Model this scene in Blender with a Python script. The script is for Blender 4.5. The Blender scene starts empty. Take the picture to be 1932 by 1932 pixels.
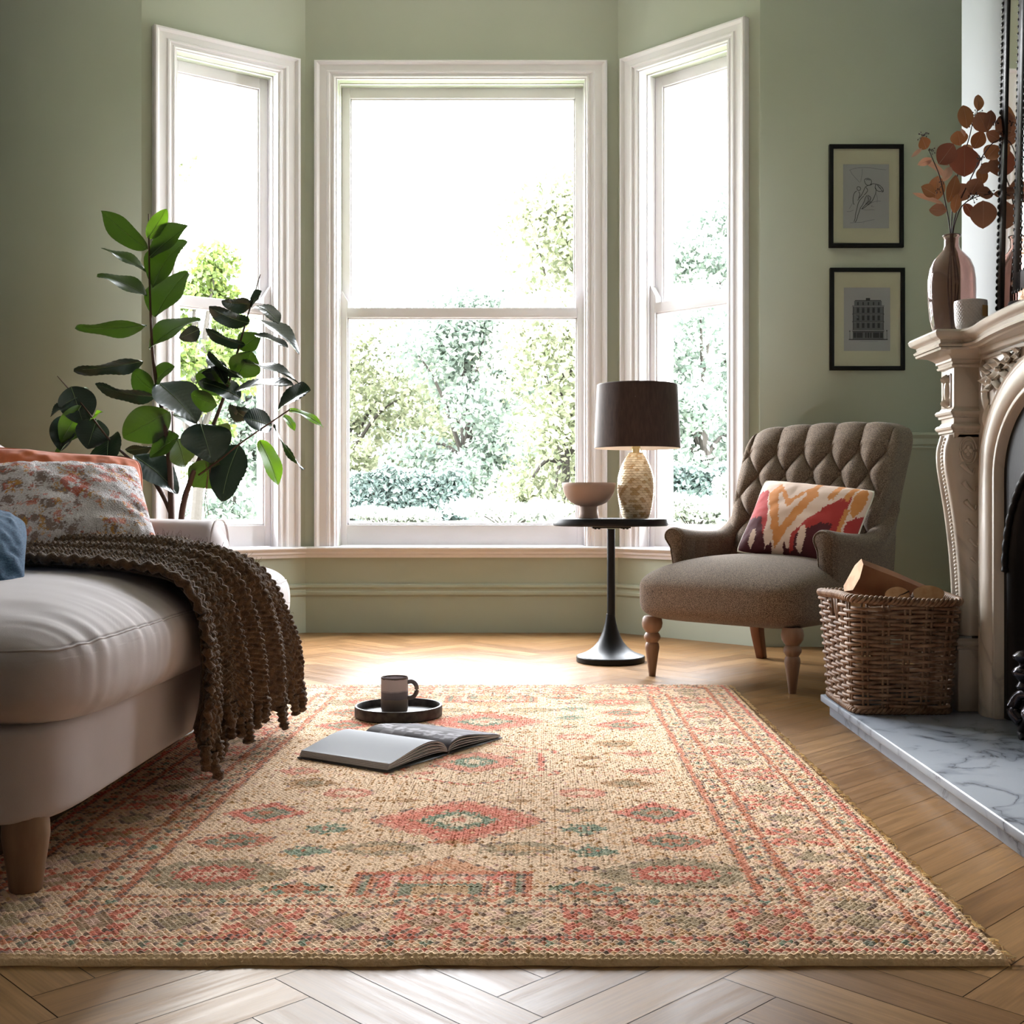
import bpy, math, random
import numpy as np
from mathutils import Vector, Matrix

sc = bpy.context.scene
# ---------------------------------------------------------------- camera
cd = bpy.data.cameras.new('camera'); cam = bpy.data.objects.new('camera', cd)
sc.collection.objects.link(cam); sc.camera = cam
cam.location = (0, 0, 0.65); cam.rotation_euler = (math.pi/2, 0, 0)
cd.sensor_width = 36.0; cd.lens = 36.0*2200/1932
cd.shift_x = -59/1932; cd.shift_y = -16/1932
cd.clip_start = 0.05; cd.clip_end = 300
# ---------------------------------------------------------------- sky, sun, exposure
sc.view_settings.view_transform = 'Standard'; sc.view_settings.look = 'None'
sc.view_settings.gamma = 1.0; sc.view_settings.use_curve_mapping = False
sc.view_settings.exposure = 0.18
w = bpy.data.worlds.new('sky'); sc.world = w; w.use_nodes = True
wn = w.node_tree.nodes; wl = w.node_tree.links; wn.clear()
bg = wn.new('ShaderNodeBackground'); wo = wn.new('ShaderNodeOutputWorld')
tc = wn.new('ShaderNodeTexCoord'); sx = wn.new('ShaderNodeSeparateXYZ'); rp = wn.new('ShaderNodeValToRGB')
wl.new(tc.outputs['Generated'], sx.inputs[0]); wl.new(sx.outputs['Z'], rp.inputs[0])
rp.color_ramp.elements[0].color = (.98, .97, 1.0, 1); rp.color_ramp.elements[1].color = (.86, .91, 1.0, 1)
wl.new(rp.outputs[0], bg.inputs[0]); bg.inputs[1].default_value = 40
wl.new(bg.outputs[0], wo.inputs[0])
sd = bpy.data.lights.new('sun', 'SUN'); sun = bpy.data.objects.new('sun', sd); sc.collection.objects.link(sun)
sd.energy = 4; sd.angle = math.radians(9); sd.color = (1.0, .95, .88)
sun.rotation_euler = Vector((.30, -.86, -.50)).to_track_quat('-Z', 'Y').to_euler()
def portal(name, loc, nrm, sxx, syy):
    l = bpy.data.lights.new(name, 'AREA'); o = bpy.data.objects.new(name, l); sc.collection.objects.link(o)
    l.shape = 'RECTANGLE'; l.size = sxx; l.size_y = syy; l.cycles.is_portal = True
    o.location = loc; o.rotation_euler = Vector(nrm).to_track_quat('-Z', 'Y').to_euler()
portal('daylight_portal', (-.41, 6.02, 1.6), (0, -1, 0), 1.26, 2.35)
portal('daylight_portal', (-1.60, 5.75, 1.6), (.583, -.813, 0), .60, 2.35)
portal('daylight_portal', (.76, 5.70, 1.6), (-.689, -.725, 0), .60, 2.35)
sc.cycles.use_denoising = True
sc.cycles.max_bounces = 10; sc.cycles.diffuse_bounces = 6; sc.cycles.transparent_max_bounces = 24
sc.cycles.sample_clamp_indirect = 6.0

# ---------------------------------------------------------------- helpers
R = random.Random(7); NR = np.random.RandomState(11); PI = math.pi
COL = sc.collection
def lin(c): c /= 255.0; return c/12.92 if c <= .04045 else ((c+.055)/1.055)**2.4
def C(r, g, b): return (lin(r), lin(g), lin(b), 1.0)
def CN(*a): return np.array(C(*a)[:3])
def at(px, py, Y): return Vector(((px-1025)/2200*Y, Y, .65-(py-950)/2200*Y))

def mat(name, col, rough=.5, metal=0, col2=None, nscale=8, nr=(.35, .65), bump=0, bscale=80, bdist=.002, spec=.5,
        sheen=0, trans=0, attr=False, stretch=None, coat=0, ior=1.45, ndet=4, bstretch=None, attr_mix=1.0, wave=None, sub=0, bdet=3):
    m = bpy.data.materials.new(name); m.use_nodes = True
    N = m.node_tree.nodes; L = m.node_tree.links; p = N['Principled BSDF']
    p.inputs['Roughness'].default_value = rough; p.inputs['Metallic'].default_value = metal
    p.inputs['Specular IOR Level'].default_value = spec; p.inputs['IOR'].default_value = ior
    p.inputs['Transmission Weight'].default_value = trans; p.inputs['Coat Weight'].default_value = coat
    if sheen: p.inputs['Sheen Weight'].default_value = sheen; p.inputs['Sheen Roughness'].default_value = .4
    if sub: p.inputs['Subsurface Weight'].default_value = sub
    tcn = N.new('ShaderNodeTexCoord'); src = None
    def mapped(st):
        mp = N.new('ShaderNodeMapping'); L.new(tcn.outputs['Object'], mp.inputs[0])
        if st: mp.inputs['Scale'].default_value = st
        return mp.outputs[0]
    p.inputs['Base Color'].default_value = col
    if attr:
        a = N.new('ShaderNodeAttribute'); a.attribute_name = 'Col'; src = a.outputs['Color']
    if col2 is not None or (attr and nscale and ndet < 0):
        n = N.new('ShaderNodeTexNoise'); n.inputs['Scale'].default_value = nscale; n.inputs['Detail'].default_value = abs(ndet)
        L.new(mapped(stretch), n.inputs['Vector'])
        r = N.new('ShaderNodeMapRange'); r.inputs[1].default_value = nr[0]; r.inputs[2].default_value = nr[1]
        L.new(n.outputs['Fac'], r.inputs[0])
        mx = N.new('ShaderNodeMix'); mx.data_type = 'RGBA'
        L.new(r.outputs[0], mx.inputs[0])
        if src is not None:
            mx.blend_type = 'MULTIPLY'; L.new(src, mx.inputs[6])
        else: mx.inputs[6].default_value = col
        mx.inputs[7].default_value = col2 if col2 is not None else (1, 1, 1, 1)
        src = mx.outputs[2]
    if src is not None: L.new(src, p.inputs['Base Color'])
    if bump:
        n = N.new('ShaderNodeTexNoise'); n.inputs['Scale'].default_value = bscale; n.inputs['Detail'].default_value = bdet
        L.new(mapped(bstretch), n.inputs['Vector'])
        b = N.new('ShaderNodeBump'); b.inputs['Strength'].default_value = bump; b.inputs['Distance'].default_value = bdist
        L.new(n.outputs['Fac'], b.inputs['Height']); L.new(b.outputs[0], p.inputs['Normal'])
    return m

class MB:
    def __init__(s): s.V = []; s.Q = []; s.N = []; s.K = []; s.n = 0
    def add(s, v, q=None, ng=None, col=None):
        v = np.asarray(v, dtype=float).reshape(-1, 3)
        if q is not None and len(q): s.Q.append(np.asarray(q, dtype=np.int64).reshape(-1, 4)+s.n)
        if ng:
            for f in ng: s.N.append([i+s.n for i in f])
        s.V.append(v)
        c = np.ones((len(v), 3)) if col is None else (np.tile(np.asarray(col, dtype=float)[:3], (len(v), 1)) if np.ndim(col) == 1 else np.asarray(col).reshape(-1, 3))
        s.K.append(c); s.n += len(v); return s
    def box(s, x0, x1, y0, y1, z0, z1, col=None, M=None):
        v = np.array([(x, y, z) for z in (z0, z1) for y in (y0, y1) for x in (x0, x1)], dtype=float)
        if M is not None: v = np.array([tuple(M @ Vector(p)) for p in v])
        return s.add(v, [(0, 2, 3, 1), (4, 5, 7, 6), (0, 1, 5, 4), (2, 6, 7, 3), (0, 4, 6, 2), (1, 3, 7, 5)], col=col)
    def grid(s, P, cu=False, cv=False, col=None, flip=False):
        P = np.asarray(P); nu, nv = P.shape[:2]; I = np.arange(nu*nv).reshape(nu, nv)
        if cu: I = np.vstack([I, I[:1]])
        if cv: I = np.hstack([I, I[:, :1]])
        q = np.stack([I[:-1, :-1], I[1:, :-1], I[1:, 1:], I[:-1, 1:]], -1).reshape(-1, 4)
        if flip: q = q[:, ::-1]
        return s.add(P.reshape(-1, 3), q, col=None if col is None else (col if np.ndim(col) == 1 else np.asarray(col).reshape(-1, 3)))
    def lathe(s, prof, c=(0, 0), seg=32, z=0, M=None, col=None, capb=True, capt=True):
        a = np.linspace(0, 2*PI, seg, endpoint=False); r = np.array([p[0] for p in prof]); h = np.array([p[1] for p in prof])
        P = np.stack([c[0]+np.outer(r, np.cos(a)), c[1]+np.outer(r, np.sin(a)), np.repeat((z+h)[:, None], seg, 1)], -1)
        if M is not None: P = xf(P, M)
        n0 = s.n; s.grid(P, cv=True, flip=True, col=col)
        if capb and prof[0][0] > 1e-5: s.N.append([n0+i for i in range(seg)][::-1])
        if capt and prof[-1][0] > 1e-5: s.N.append([n0+(len(prof)-1)*seg+i for i in range(seg)])
        return s
    def tube(s, pts, r, seg=8, col=None, closed=False, cap=True, flat=1.0):
        pts = np.asarray(pts, dtype=float); n = len(pts); r = np.broadcast_to(np.asarray(r, dtype=float), (n,))
        if closed: T = np.roll(pts, -1, 0)-np.roll(pts, 1, 0)
        else: T = np.gradient(pts, axis=0)
        T /= np.linalg.norm(T, axis=1)[:, None]+1e-12
        ref = np.array([0, 0, 1.]) if abs(T[:, 2]).mean() < .8 else np.array([1., 0, 0])
        A = np.cross(T, ref); A /= np.linalg.norm(A, axis=1)[:, None]+1e-12; B = np.cross(T, A)
        a = np.linspace(0, 2*PI, seg, endpoint=False)
        P = pts[:, None]+r[:, None, None]*(np.cos(a)[None, :, None]*A[:, None]+flat*np.sin(a)[None, :, None]*B[:, None])
        n0 = s.n; s.grid(P, cu=closed, cv=True, col=col)
        if cap and not closed:
            s.N.append([n0+i for i in range(seg)]); s.N.append([n0+(n-1)*seg+i for i in range(seg)][::-1])
        return s
    def sweep(s, path, prof, side=1, closed=False, caps=True, col=None):
        # path: XY points; prof: (offset to the left of travel * side, z)
        p = np.asarray(path, dtype=float); n = len(p); O = []
        for i in range(n):
            a = p[i]-p[i-1] if (i > 0 or closed) else None
            b = p[(i+1) % n]-p[i] if (i < n-1 or closed) else None
            if a is None: a = b
            if b is None: b = a
            a = a/np.linalg.norm(a); b = b/np.linalg.norm(b)
            na = np.array([-a[1], a[0]]); nb = np.array([-b[1], b[0]]); m = na+nb; m /= np.linalg.norm(m)
            O.append(m/max(.3, m @ na)*side)
        O = np.array(O); P = []
        for off, z in prof: P.append(np.column_stack([p+O*off, np.full(n, z)]))
        P = np.array(P).transpose(1, 0, 2); n0 = s.n; s.grid(P, cu=closed, flip=(side > 0), col=col)
        k = len(prof)
        if caps and not closed:
            s.N.append([n0+i for i in range(k)]); s.N.append([n0+(n-1)*k+i for i in range(k)][::-1])
        return s
    def prism(s, poly, z0, z1, M=None, col=None):
        n = len(poly); v = [(x, y, z0) for x, y in poly]+[(x, y, z1) for x, y in poly]
        if M is not None: v = [tuple(M @ Vector(p)) for p in v]
        return s.add(v, [(i, (i+1) % n, n+(i+1) % n, n+i) for i in range(n)], [list(range(n))[::-1], list(range(n, 2*n))], col=col)
    def sbox(s, c, h, p=5, n=16, warp=None, col=None, pz=None):
        # rounded (superquadric) block
        t = np.linspace(-1, 1, n); t = np.sign(t)*np.abs(t)**.8
        V = []
        A, B = np.meshgrid(t, t, indexing='ij'); O = np.ones_like(A)
        for f in ((O, A, B), (-O, B, A), (B, O, A), (A, -O, B), (A, B, O), (B, A, -O)):
            V.append(np.stack(f, -1))
        allv = np.concatenate([x.reshape(-1, 3) for x in V]); q = []
        for k in range(6):
            I = np.arange(n*n).reshape(n, n)+k*n*n
            q.append(np.stack([I[:-1, :-1], I[1:, :-1], I[1:, 1:], I[:-1, 1:]], -1).reshape(-1, 4))
        q = np.concatenate(q)
        key = np.round(allv, 6); _, idx, inv = np.unique(key, axis=0, return_index=True, return_inverse=True)
        u = allv[idx]; q = inv.reshape(-1)[q]
        pz = pz or p; u = sqr(u, p, pz)
        P = np.array(c)+u*np.array(h)
        if warp is not None: P = warp(P, u)
        return s.add(P, q, col=col)
def sqr(u, p, pz):
        a = np.abs(u); rxy = (a[:, 0]**p+a[:, 1]**p)**(1/p)
        rr = (rxy**pz+a[:, 2]**pz)**(1/pz); m = a.max(1)
        return u*(m/rr)[:, None]

def xf(P, M):
    M = np.array(M); s = P.shape; P = P.reshape(-1, 3)
    return (P @ M[:3, :3].T+M[:3, 3]).reshape(s)

def mworld(o):
    m = Matrix.LocRotScale(o.location, o.rotation_euler, o.scale)
    return (mworld(o.parent) @ o.matrix_parent_inverse @ m) if o.parent else m

def obj(name, mb, m, parent=None, smooth=True, bevel=0, sub=0, angle=None, label=None):
    V = np.concatenate(mb.V); K = np.concatenate(mb.K)
    org = np.array([(V[:, 0].min()+V[:, 0].max())/2, (V[:, 1].min()+V[:, 1].max())/2, V[:, 2].min()])
    V = V-org
    me = bpy.data.meshes.new(name)
    Q = np.concatenate(mb.Q) if mb.Q else np.zeros((0, 4), dtype=np.int64)
    li = np.concatenate([Q.reshape(-1)]+[np.array(f, dtype=np.int64) for f in mb.N])
    cnt = np.concatenate([np.full(len(Q), 4), np.array([len(f) for f in mb.N], dtype=np.int64)]).astype(np.int64)
    st = np.concatenate([[0], np.cumsum(cnt)[:-1]])
    me.vertices.add(len(V)); me.vertices.foreach_set('co', V.astype(np.float32).reshape(-1))
    me.loops.add(len(li)); me.loops.foreach_set('vertex_index', li.astype(np.int32))
    me.polygons.add(len(cnt)); me.polygons.foreach_set('loop_start', st.astype(np.int32))
    me.polygons.foreach_set('loop_total', cnt.astype(np.int32))
    me.update(calc_edges=True); me.validate()
    if smooth and len(me.polygons): me.polygons.foreach_set('use_smooth', np.ones(len(me.polygons), dtype=bool))
    if not np.allclose(K, 1) and len(me.vertices) == len(K):
        a = me.color_attributes.new('Col', 'FLOAT_COLOR', 'POINT')
        a.data.foreach_set('color', np.column_stack([K, np.ones(len(K))]).astype(np.float32).reshape(-1))
    if m: me.materials.append(m)
    if smooth and angle is None: angle = 40
    if smooth and angle < 180: me.set_sharp_from_angle(angle=math.radians(angle))
    o = bpy.data.objects.new(name, me); COL.objects.link(o); o.location = org
    if bevel:
        b = o.modifiers.new('bevel', 'BEVEL'); b.width = bevel; b.segments = 2; b.limit_method = 'ANGLE'; b.angle_limit = math.radians(40)
    if sub:
        b = o.modifiers.new('sub', 'SUBSURF'); b.levels = sub; b.render_levels = sub
    if parent is not None:
        o.parent = parent; o.matrix_parent_inverse = mworld(parent).inverted()
    if label: o['label'] = label
    return o

def tag(o, label, cat, group=None, kind=None):
    o['label'] = label; o['category'] = cat
    if group: o['group'] = group
    if kind: o['kind'] = kind
    return o
def thing(name, label, cat, loc, rz=0, group=None):
    o = bpy.data.objects.new(name, None); COL.objects.link(o); o.location = loc; o.rotation_euler = (0, 0, rz)
    o.empty_display_size = .1
    return tag(o, label, cat, group)
def struct(name, mb, m, parent=None, **k):
    o = obj(name, mb, m, parent, **k)
    if parent is None: o['kind'] = 'structure'
    return o
def smooth_path(pts, n):
    # Catmull-Rom through points
    P = np.asarray(pts, dtype=float); P = np.vstack([2*P[0]-P[1], P, 2*P[-1]-P[-2]]); m = len(P)-3
    out = []
    for t in np.linspace(0, m-1e-9, n):
        i = int(t); u = t-i; a, b, c, d = P[i:i+4]
        out.append(.5*((2*b)+(-a+c)*u+(2*a-5*b+4*c-d)*u*u+(-a+3*b-3*c+d)*u**3))
    return np.array(out)
def lerp1(x, xs, ys): return np.interp(x, xs, ys)
def vnoise(x, y, seed=0):
    # cheap smooth value noise on numpy arrays
    x = np.asarray(x, dtype=float); y = np.asarray(y, dtype=float)
    xi = np.floor(x).astype(np.int64); yi = np.floor(y).astype(np.int64); xf_ = x-xi; yf_ = y-yi
    def h(a, b):
        k = (a*374761393+b*668265263+seed*974634777) & 0xffffffff
        k = ((k ^ (k >> 13))*1274126177) & 0xffffffff
        return ((k ^ (k >> 16)) & 0xffff)/65535.0
    u = xf_*xf_*(3-2*xf_); v = yf_*yf_*(3-2*yf_)
    return (h(xi, yi)*(1-u)+h(xi+1, yi)*u)*(1-v)+(h(xi, yi+1)*(1-u)+h(xi+1, yi+1)*u)*v
# ================================================================ materials of the room
M_wall = mat('sage_paint', C(177, 182, 165), .7, col2=C(172, 177, 160), nscale=1.5, bump=.15, bscale=220, bdist=.0006)
M_dark = mat('deep_sage_paint', C(74, 76, 66), .7)
M_breast = mat('pale_grey_paint', C(150, 154, 156), .7, bump=.15, bscale=220, bdist=.0006)
M_ceil = mat('white_ceiling', C(228, 226, 220), .8)
M_white = mat('white_gloss_paint', C(240, 237, 242), .3, bump=.05, bscale=60, bdist=.001)
def glass_pane_mat():
    m = bpy.data.materials.new('window_glass'); m.use_nodes = True; N = m.node_tree.nodes; L = m.node_tree.links; N.clear()
    o = N.new('ShaderNodeOutputMaterial'); mx = N.new('ShaderNodeMixShader'); t = N.new('ShaderNodeBsdfTransparent')
    g = N.new('ShaderNodeBsdfGlossy'); g.inputs['Roughness'].default_value = .0; f = N.new('ShaderNodeFresnel'); f.inputs[0].default_value = 1.18
    t.inputs[0].default_value = (.97, .985, .98, 1)
    L.new(f.outputs[0], mx.inputs[0]); L.new(t.outputs[0], mx.inputs[1]); L.new(g.outputs[0], mx.inputs[2]); L.new(mx.outputs[0], o.inputs[0])
    return m
M_pane = glass_pane_mat()

def wood_floor_mat():
    m = bpy.data.materials.new('oak_herringbone'); m.use_nodes = True; N = m.node_tree.nodes; L = m.node_tree.links; p = N['Principled BSDF']; p.inputs['Specular IOR Level'].default_value = .08
    a = N.new('ShaderNodeAttribute'); a.attribute_name = 'grain'      # x along board, y across, z board id
    c = N.new('ShaderNodeAttribute'); c.attribute_name = 'Col'
    mp = N.new('ShaderNodeMapping'); mp.inputs['Scale'].default_value = (2.2, 26, 1); L.new(a.outputs['Vector'], mp.inputs[0])
    n = N.new('ShaderNodeTexNoise'); n.inputs['Scale'].default_value = 1.6; n.inputs['Detail'].default_value = 6; n.inputs['Distortion'].default_value = 1.2
    L.new(mp.outputs[0], n.inputs['Vector'])
    mp2 = N.new('ShaderNodeMapping'); mp2.inputs['Scale'].default_value = (8, 260, 1); L.new(a.outputs['Vector'], mp2.inputs[0])
    n2 = N.new('ShaderNodeTexNoise'); n2.inputs['Scale'].default_value = 1; n2.inputs['Detail'].default_value = 3; L.new(mp2.outputs[0], n2.inputs['Vector'])
    r = N.new('ShaderNodeMapRange'); r.inputs[1].default_value = .3; r.inputs[2].default_value = .7; r.inputs[3].default_value = .78; r.inputs[4].default_value = 1.14; L.new(n.outputs['Fac'], r.inputs[0])
    r2 = N.new('ShaderNodeMapRange'); r2.inputs[1].default_value = .3; r2.inputs[2].default_value = .7; r2.inputs[3].default_value = .86; r2.inputs[4].default_value = 1.08; L.new(n2.outputs['Fac'], r2.inputs[0])
    mu = N.new('ShaderNodeMath'); mu.operation = 'MULTIPLY'; L.new(r.outputs[0], mu.inputs[0]); L.new(r2.outputs[0], mu.inputs[1])
    v = N.new('ShaderNodeVectorMath'); v.operation = 'SCALE'; L.new(c.outputs['Color'], v.inputs[0]); L.new(mu.outputs[0], v.inputs['Scale'])
    L.new(v.outputs[0], p.inputs['Base Color'])
    b = N.new('ShaderNodeBump'); b.inputs['Strength'].default_value = .25; b.inputs['Distance'].default_value = .0008; L.new(mu.outputs[0], b.inputs['Height'])
    L.new(b.outputs[0], p.inputs['Normal'])
    r3 = N.new('ShaderNodeMapRange'); r3.inputs[1].default_value = .3; r3.inputs[2].default_value = .7; r3.inputs[3].default_value = .32; r3.inputs[4].default_value = .44; L.new(n.outputs['Fac'], r3.inputs[0])
    L.new(r3.outputs[0], p.inputs['Roughness'])
    return m

# ================================================================ plan of the room
LC = (-1.864, 5.41); BL = (-1.201, 5.885); BR = (.377, 5.885); RC = (.986, 5.306)
ZC = 3.35; XL = -2.75; XR = 2.02; YB = -2.3; XB = 1.335; YF = 3.72; YN = 1.91

def floor():
    W, Ln = .0868, .434; g = .0007; V = []; Q = []; G = []; K = []
    s = math.sqrt(.5); n = 0; rr = random.Random(3)
    base = np.array([C(124, 93, 60)[:3], C(118, 87, 55)[:3], C(130, 99, 65)[:3], C(112, 82, 51)[:3]])
    for j in range(-9, 10):
        for k in range(-45, 60):
            for kind in (0, 1):
                if kind == 0: a0, a1, b0, b1 = k*W+j*Ln, k*W+j*Ln+Ln, k*W-j*Ln, k*W-j*Ln+W
                else: a0, a1, b0, b1 = k*W+j*Ln, k*W+j*Ln+W, k*W+W-j*Ln, k*W+W-j*Ln+Ln
                pts = [(a0+g, b0+g), (a1-g, b0+g), (a1-g, b1-g), (a0+g, b1-g)]
                P = [((a-b)*s+.0, (a+b)*s+1.72) for a, b in pts]
                cx = sum(p[0] for p in P)/4; cy = sum(p[1] for p in P)/4
                if cx < XL-.3 or cx > 2.2 or cy < YB-.2 or cy > 6.1: continue
                V += [(x, y, 0) for x, y in P]; Q.append((n, n+1, n+2, n+3)); n += 4
                o = (rr.random()*40, rr.random()*9)
                for a, b in pts:
                    al, ac = (a-a0, b-b0) if kind == 0 else (b-b0, a-a0)
                    G.append((al+o[0], ac+o[1], 0))
                c = base[rr.randrange(4)]*(.92+.14*rr.random()); K += [c]*4
    mb = MB(); mb.add(V, Q, col=np.array(K))
    mb.add([(XL-.3, YB-.2, -.002), (2.3, YB-.2, -.002), (2.3, 6.3, -.002), (XL-.3, 6.3, -.002)], [(0, 1, 2, 3)], col=CN(38, 28, 20))
    G += [(0, 0, 0)]*4
    o = struct('floor', mb, wood_floor_mat(), smooth=False)
    at_ = o.data.attributes.new('grain', 'FLOAT_VECTOR', 'POINT'); at_.data.foreach_set('vector', np.array(G, dtype=np.float32).reshape(-1))
floor()

class Wall:
    def __init__(s, p0, p1):
        s.p0 = np.array(p0); d = np.array(p1)-s.p0; s.L = np.linalg.norm(d); s.u = d/s.L
        s.n = np.array([-s.u[1], s.u[0]])   # left of travel = outwards
    def P(s, u, v, z): q = s.p0+s.u*u+s.n*v; return (q[0], q[1], z)
    def box(s, mb, u0, u1, v0, v1, z0, z1):
        v = [s.P(u, w_, z) for z in (z0, z1) for w_ in (v0, v1) for u in (u0, u1)]
        mb.add(v, [(0, 2, 3, 1), (4, 5, 7, 6), (0, 1, 5, 4), (2, 6, 7, 3), (0, 4, 6, 2), (1, 3, 7, 5)])
def holed(name, wl_, hole, T=.26, m=None):
    mb = MB(); a, b, z0, z1 = hole; us = (0, a, b, wl_.L); zs = (0, z0, z1, ZC)
    for v, fl in ((0, False), (T, True)):
        V = [wl_.P(u, v, z) for u in us for z in zs]
        q = [(i*4+j, i*4+4+j, i*4+5+j, i*4+1+j) for i in range(3) for j in range(3) if (i, j) != (1, 1)]
        mb.add(V, [x[::-1] for x in q] if fl else q)
    for r in ((us[0], us[3], zs[0], zs[3]), (a, b, z0, z1)):
        c = [(r[0], r[2]), (r[1], r[2]), (r[1], r[3]), (r[0], r[3])]
        V = [wl_.P(u, 0, z) for u, z in c]+[wl_.P(u, T, z) for u, z in c]
        q = [(i, 4+i, 4+(i+1) % 4, (i+1) % 4) for i in range(4)]
        mb.add(V, q if r[0] == 0 else [x[::-1] for x in q])
    return struct(name, mb, m or M_wall, smooth=False)

# travel left -> right, outwards is +Y side (left of travel)
WC = Wall(BL, BR); WL = Wall(LC, BL); WR = Wall(BR, RC)
ZT = 2.876; Z0 = .43
def sash_window(name, wl_, c0, c1):
    cw = .112; a = c0+cw; b = c1-cw; zt = ZT-.09
    root = bpy.data.objects.new(name, None); COL.objects.link(root); root['kind'] = 'structure'; root.location = wl_.P((a+b)/2, 0, Z0)
    root.rotation_euler = (0, 0, math.atan2(wl_.u[1], wl_.u[0]))
    # architrave: (inset w, v) negative v is into the room
    prof = [(0, 0), (0, -.034), (.006, -.040), (.014, -.040), (.020, -.033), (.026, -.026), (.060, -.024), (.066, -.030), (.074, -.030), (.080, -.022),
            (.090, -.020), (.094, -.024), (.100, -.024), (.105, -.016), (.112, -.014), (.112, .045), (.118, .045), (.118, .058), (.112, .058), (.112, .26)]
    k = len(prof); V = []
    for w_, v in prof: V += [wl_.P(c0+w_, v, Z0-.002), wl_.P(c0+w_, v, ZT-w_*.8), wl_.P(c1-w_, v, ZT-w_*.8), wl_.P(c1-w_, v, Z0-.002)]
    P = np.array(V).reshape(k, 4, 3); mb = MB()
    for i in range(3): mb.grid(P[:, i:i+2, :])
    wl_.box(mb, a, b, .0, .26, Z0-.03, Z0+.004)
    obj('casing', mb, M_white, root, angle=25)
    def sash(nm, v0, v1, x0, x1, z0, z1, st, top, bot, horn=None):
        mb = MB(); ch = .008
        for (ua, ub, za, zb) in ((x0, x0+st, z0, z1), (x1-st, x1, z0, z1), (x0+st, x1-st, z1-top, z1), (x0+st, x1-st, z0, z0+bot)):
            wl_.box(mb, ua, ub, v0, v1, za, zb)
        # inner glazing bead
        r = (x0+st, x1-st, z0+bot, z1-top)
        for (ua, ub, za, zb) in ((r[0], r[0]+ch, r[2], r[3]), (r[1]-ch, r[1], r[2], r[3]), (r[0], r[1], r[3]-ch, r[3]), (r[0], r[1], r[2], r[2]+ch)):
            wl_.box(mb, ua, ub, v0+.010, v1-.008, za, zb)
        if horn:
            for ux, sg in ((x0, 1), (x1, -1)):
                q = [(ux, z1), (ux, z1+.09), (ux+sg*.004, z1+.088), (ux+sg*(st+.004), z1+.030), (ux+sg*(st+.004), z1)]
                for vv in (v0,): 
                    vv_ = [wl_.P(u, v0, z) for u, z in q]+[wl_.P(u, v1, z) for u, z in q]; n = len(q)
                    mb.add(vv_, [(i, (i+1) % n, n+(i+1) % n, n+i) for i in range(n)], [list(range(n)), list(range(n, 2*n))[::-1]])
        so = obj(nm, mb, M_white, root, smooth=False, bevel=.002)
        g = MB(); vm = (v0+v1)/2+.004
        g.add([wl_.P(r[0], vm, r[2]), wl_.P(r[1], vm, r[2]), wl_.P(r[1], vm, r[3]), wl_.P(r[0], vm, r[3])], [(0, 1, 2, 3)])
        obj('pane', g, M_pane, so, smooth=False)
    zm = 1.625
    sash('lower_sash', .062, .104, a+.003, b-.003, Z0+.006, zm+.024, .034, .050, .105, horn=True)
    sash('upper_sash', .110, .150, a+.003, b-.003, zm-.02, zt+.003, .042, .055, .045)
    return root
holed('wall_back', WC, (.165, WC.L-.165, Z0, ZT-.09))
holed('wall_bay_left', WL, (WL.L-.655, WL.L-.150, Z0, ZT-.09))
holed('wall_bay_right', WR, (.148, .671, Z0, ZT-.09))
sash_window('window_1', WL, WL.L-.767, WL.L-.040)
sash_window('window_2', WC, .051, 1.522)
sash_window('window_3', WR, .038, .781)
def wallbox(name, x0, x1, y0, y1, m=M_wall, z0=0, z1=ZC):
    mb = MB(); mb.box(x0, x1, y0, y1, z0, z1); return struct(name, mb, m, smooth=False)
mb = MB(); mb.box(XL-.26, LC[0], LC[1], LC[1]+.3, 0, ZC); struct('wall_left_of_bay', mb, M_wall, smooth=False)
wallbox('wall_right_of_bay', RC[0], XR+.26, RC[1], RC[1]+.3)
wallbox('wall_left', XL-.26, XL, YB, LC[1], M_dark)
wallbox('wall_alcove', XR, XR+.26, YF, RC[1])
def breast():
    # chimney breast with a firebox recess
    mb = MB(); c = 2.815
    mb.box(XB, XR+.26, c+.40, YF, 0, ZC); mb.box(XB, XR+.26, YN, c-.40, 0, ZC)
    mb.box(XB, XR+.26, c-.40, c+.40, 1.0, ZC); mb.box(XB+.5, XR+.26, c-.40, c+.40, 0, 1.0)
    struct('wall_chimney_breast', mb, M_breast, smooth=False)
breast()
wallbox('wall_right', XR, XR+.26, YB, YN)
wallbox('wall_rear', XL-.26, XR+.26, YB-.26, YB, mat('warm_taupe_paint', C(150, 134, 118), .7))
mb = MB(); mb.box(XL-.26, XR+.26, YB-.26, 6.3, ZC, ZC+.15); struct('ceiling', mb, M_ceil, smooth=False)
# skirting, sill board, chair rail
bay = [(XL, LC[1]), LC, BL, BR, RC, (XR, RC[1])]
sk = [(0, 0), (.018, 0), (.018, .182), (.022, .186), (.026, .192), (.026, .204), (.020, .210), (.018, .218), (.022, .224), (.026, .230), (.024, .240), (.014, .246), (0, .246)]
struct('baseboard_bay', MB().sweep(bay, sk, side=-1), M_wall, angle=30)
sl = [(0, .378), (.018, .378), (.020, .384), (.024, .392), (.034, .398), (.036, .408), (.042, .412), (.052, .418), (.056, .425), (.054, .431), (.046, .434), (0, .434)]
struct('trim_1', MB().sweep([LC, BL, BR, RC], sl, side=-1), M_white, angle=30)
cr = [(0, .898), (.012, .898), (.016, .904), (.012, .912), (.020, .918), (.022, .926), (.022, .945), (.030, .952), (.036, .960), (.034, .968), (.020, .972), (0, .972)]
struct('trim_2', MB().sweep([(RC[0]+.05, RC[1]), (XR, RC[1])], cr, side=-1), M_wall, angle=30)
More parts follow.
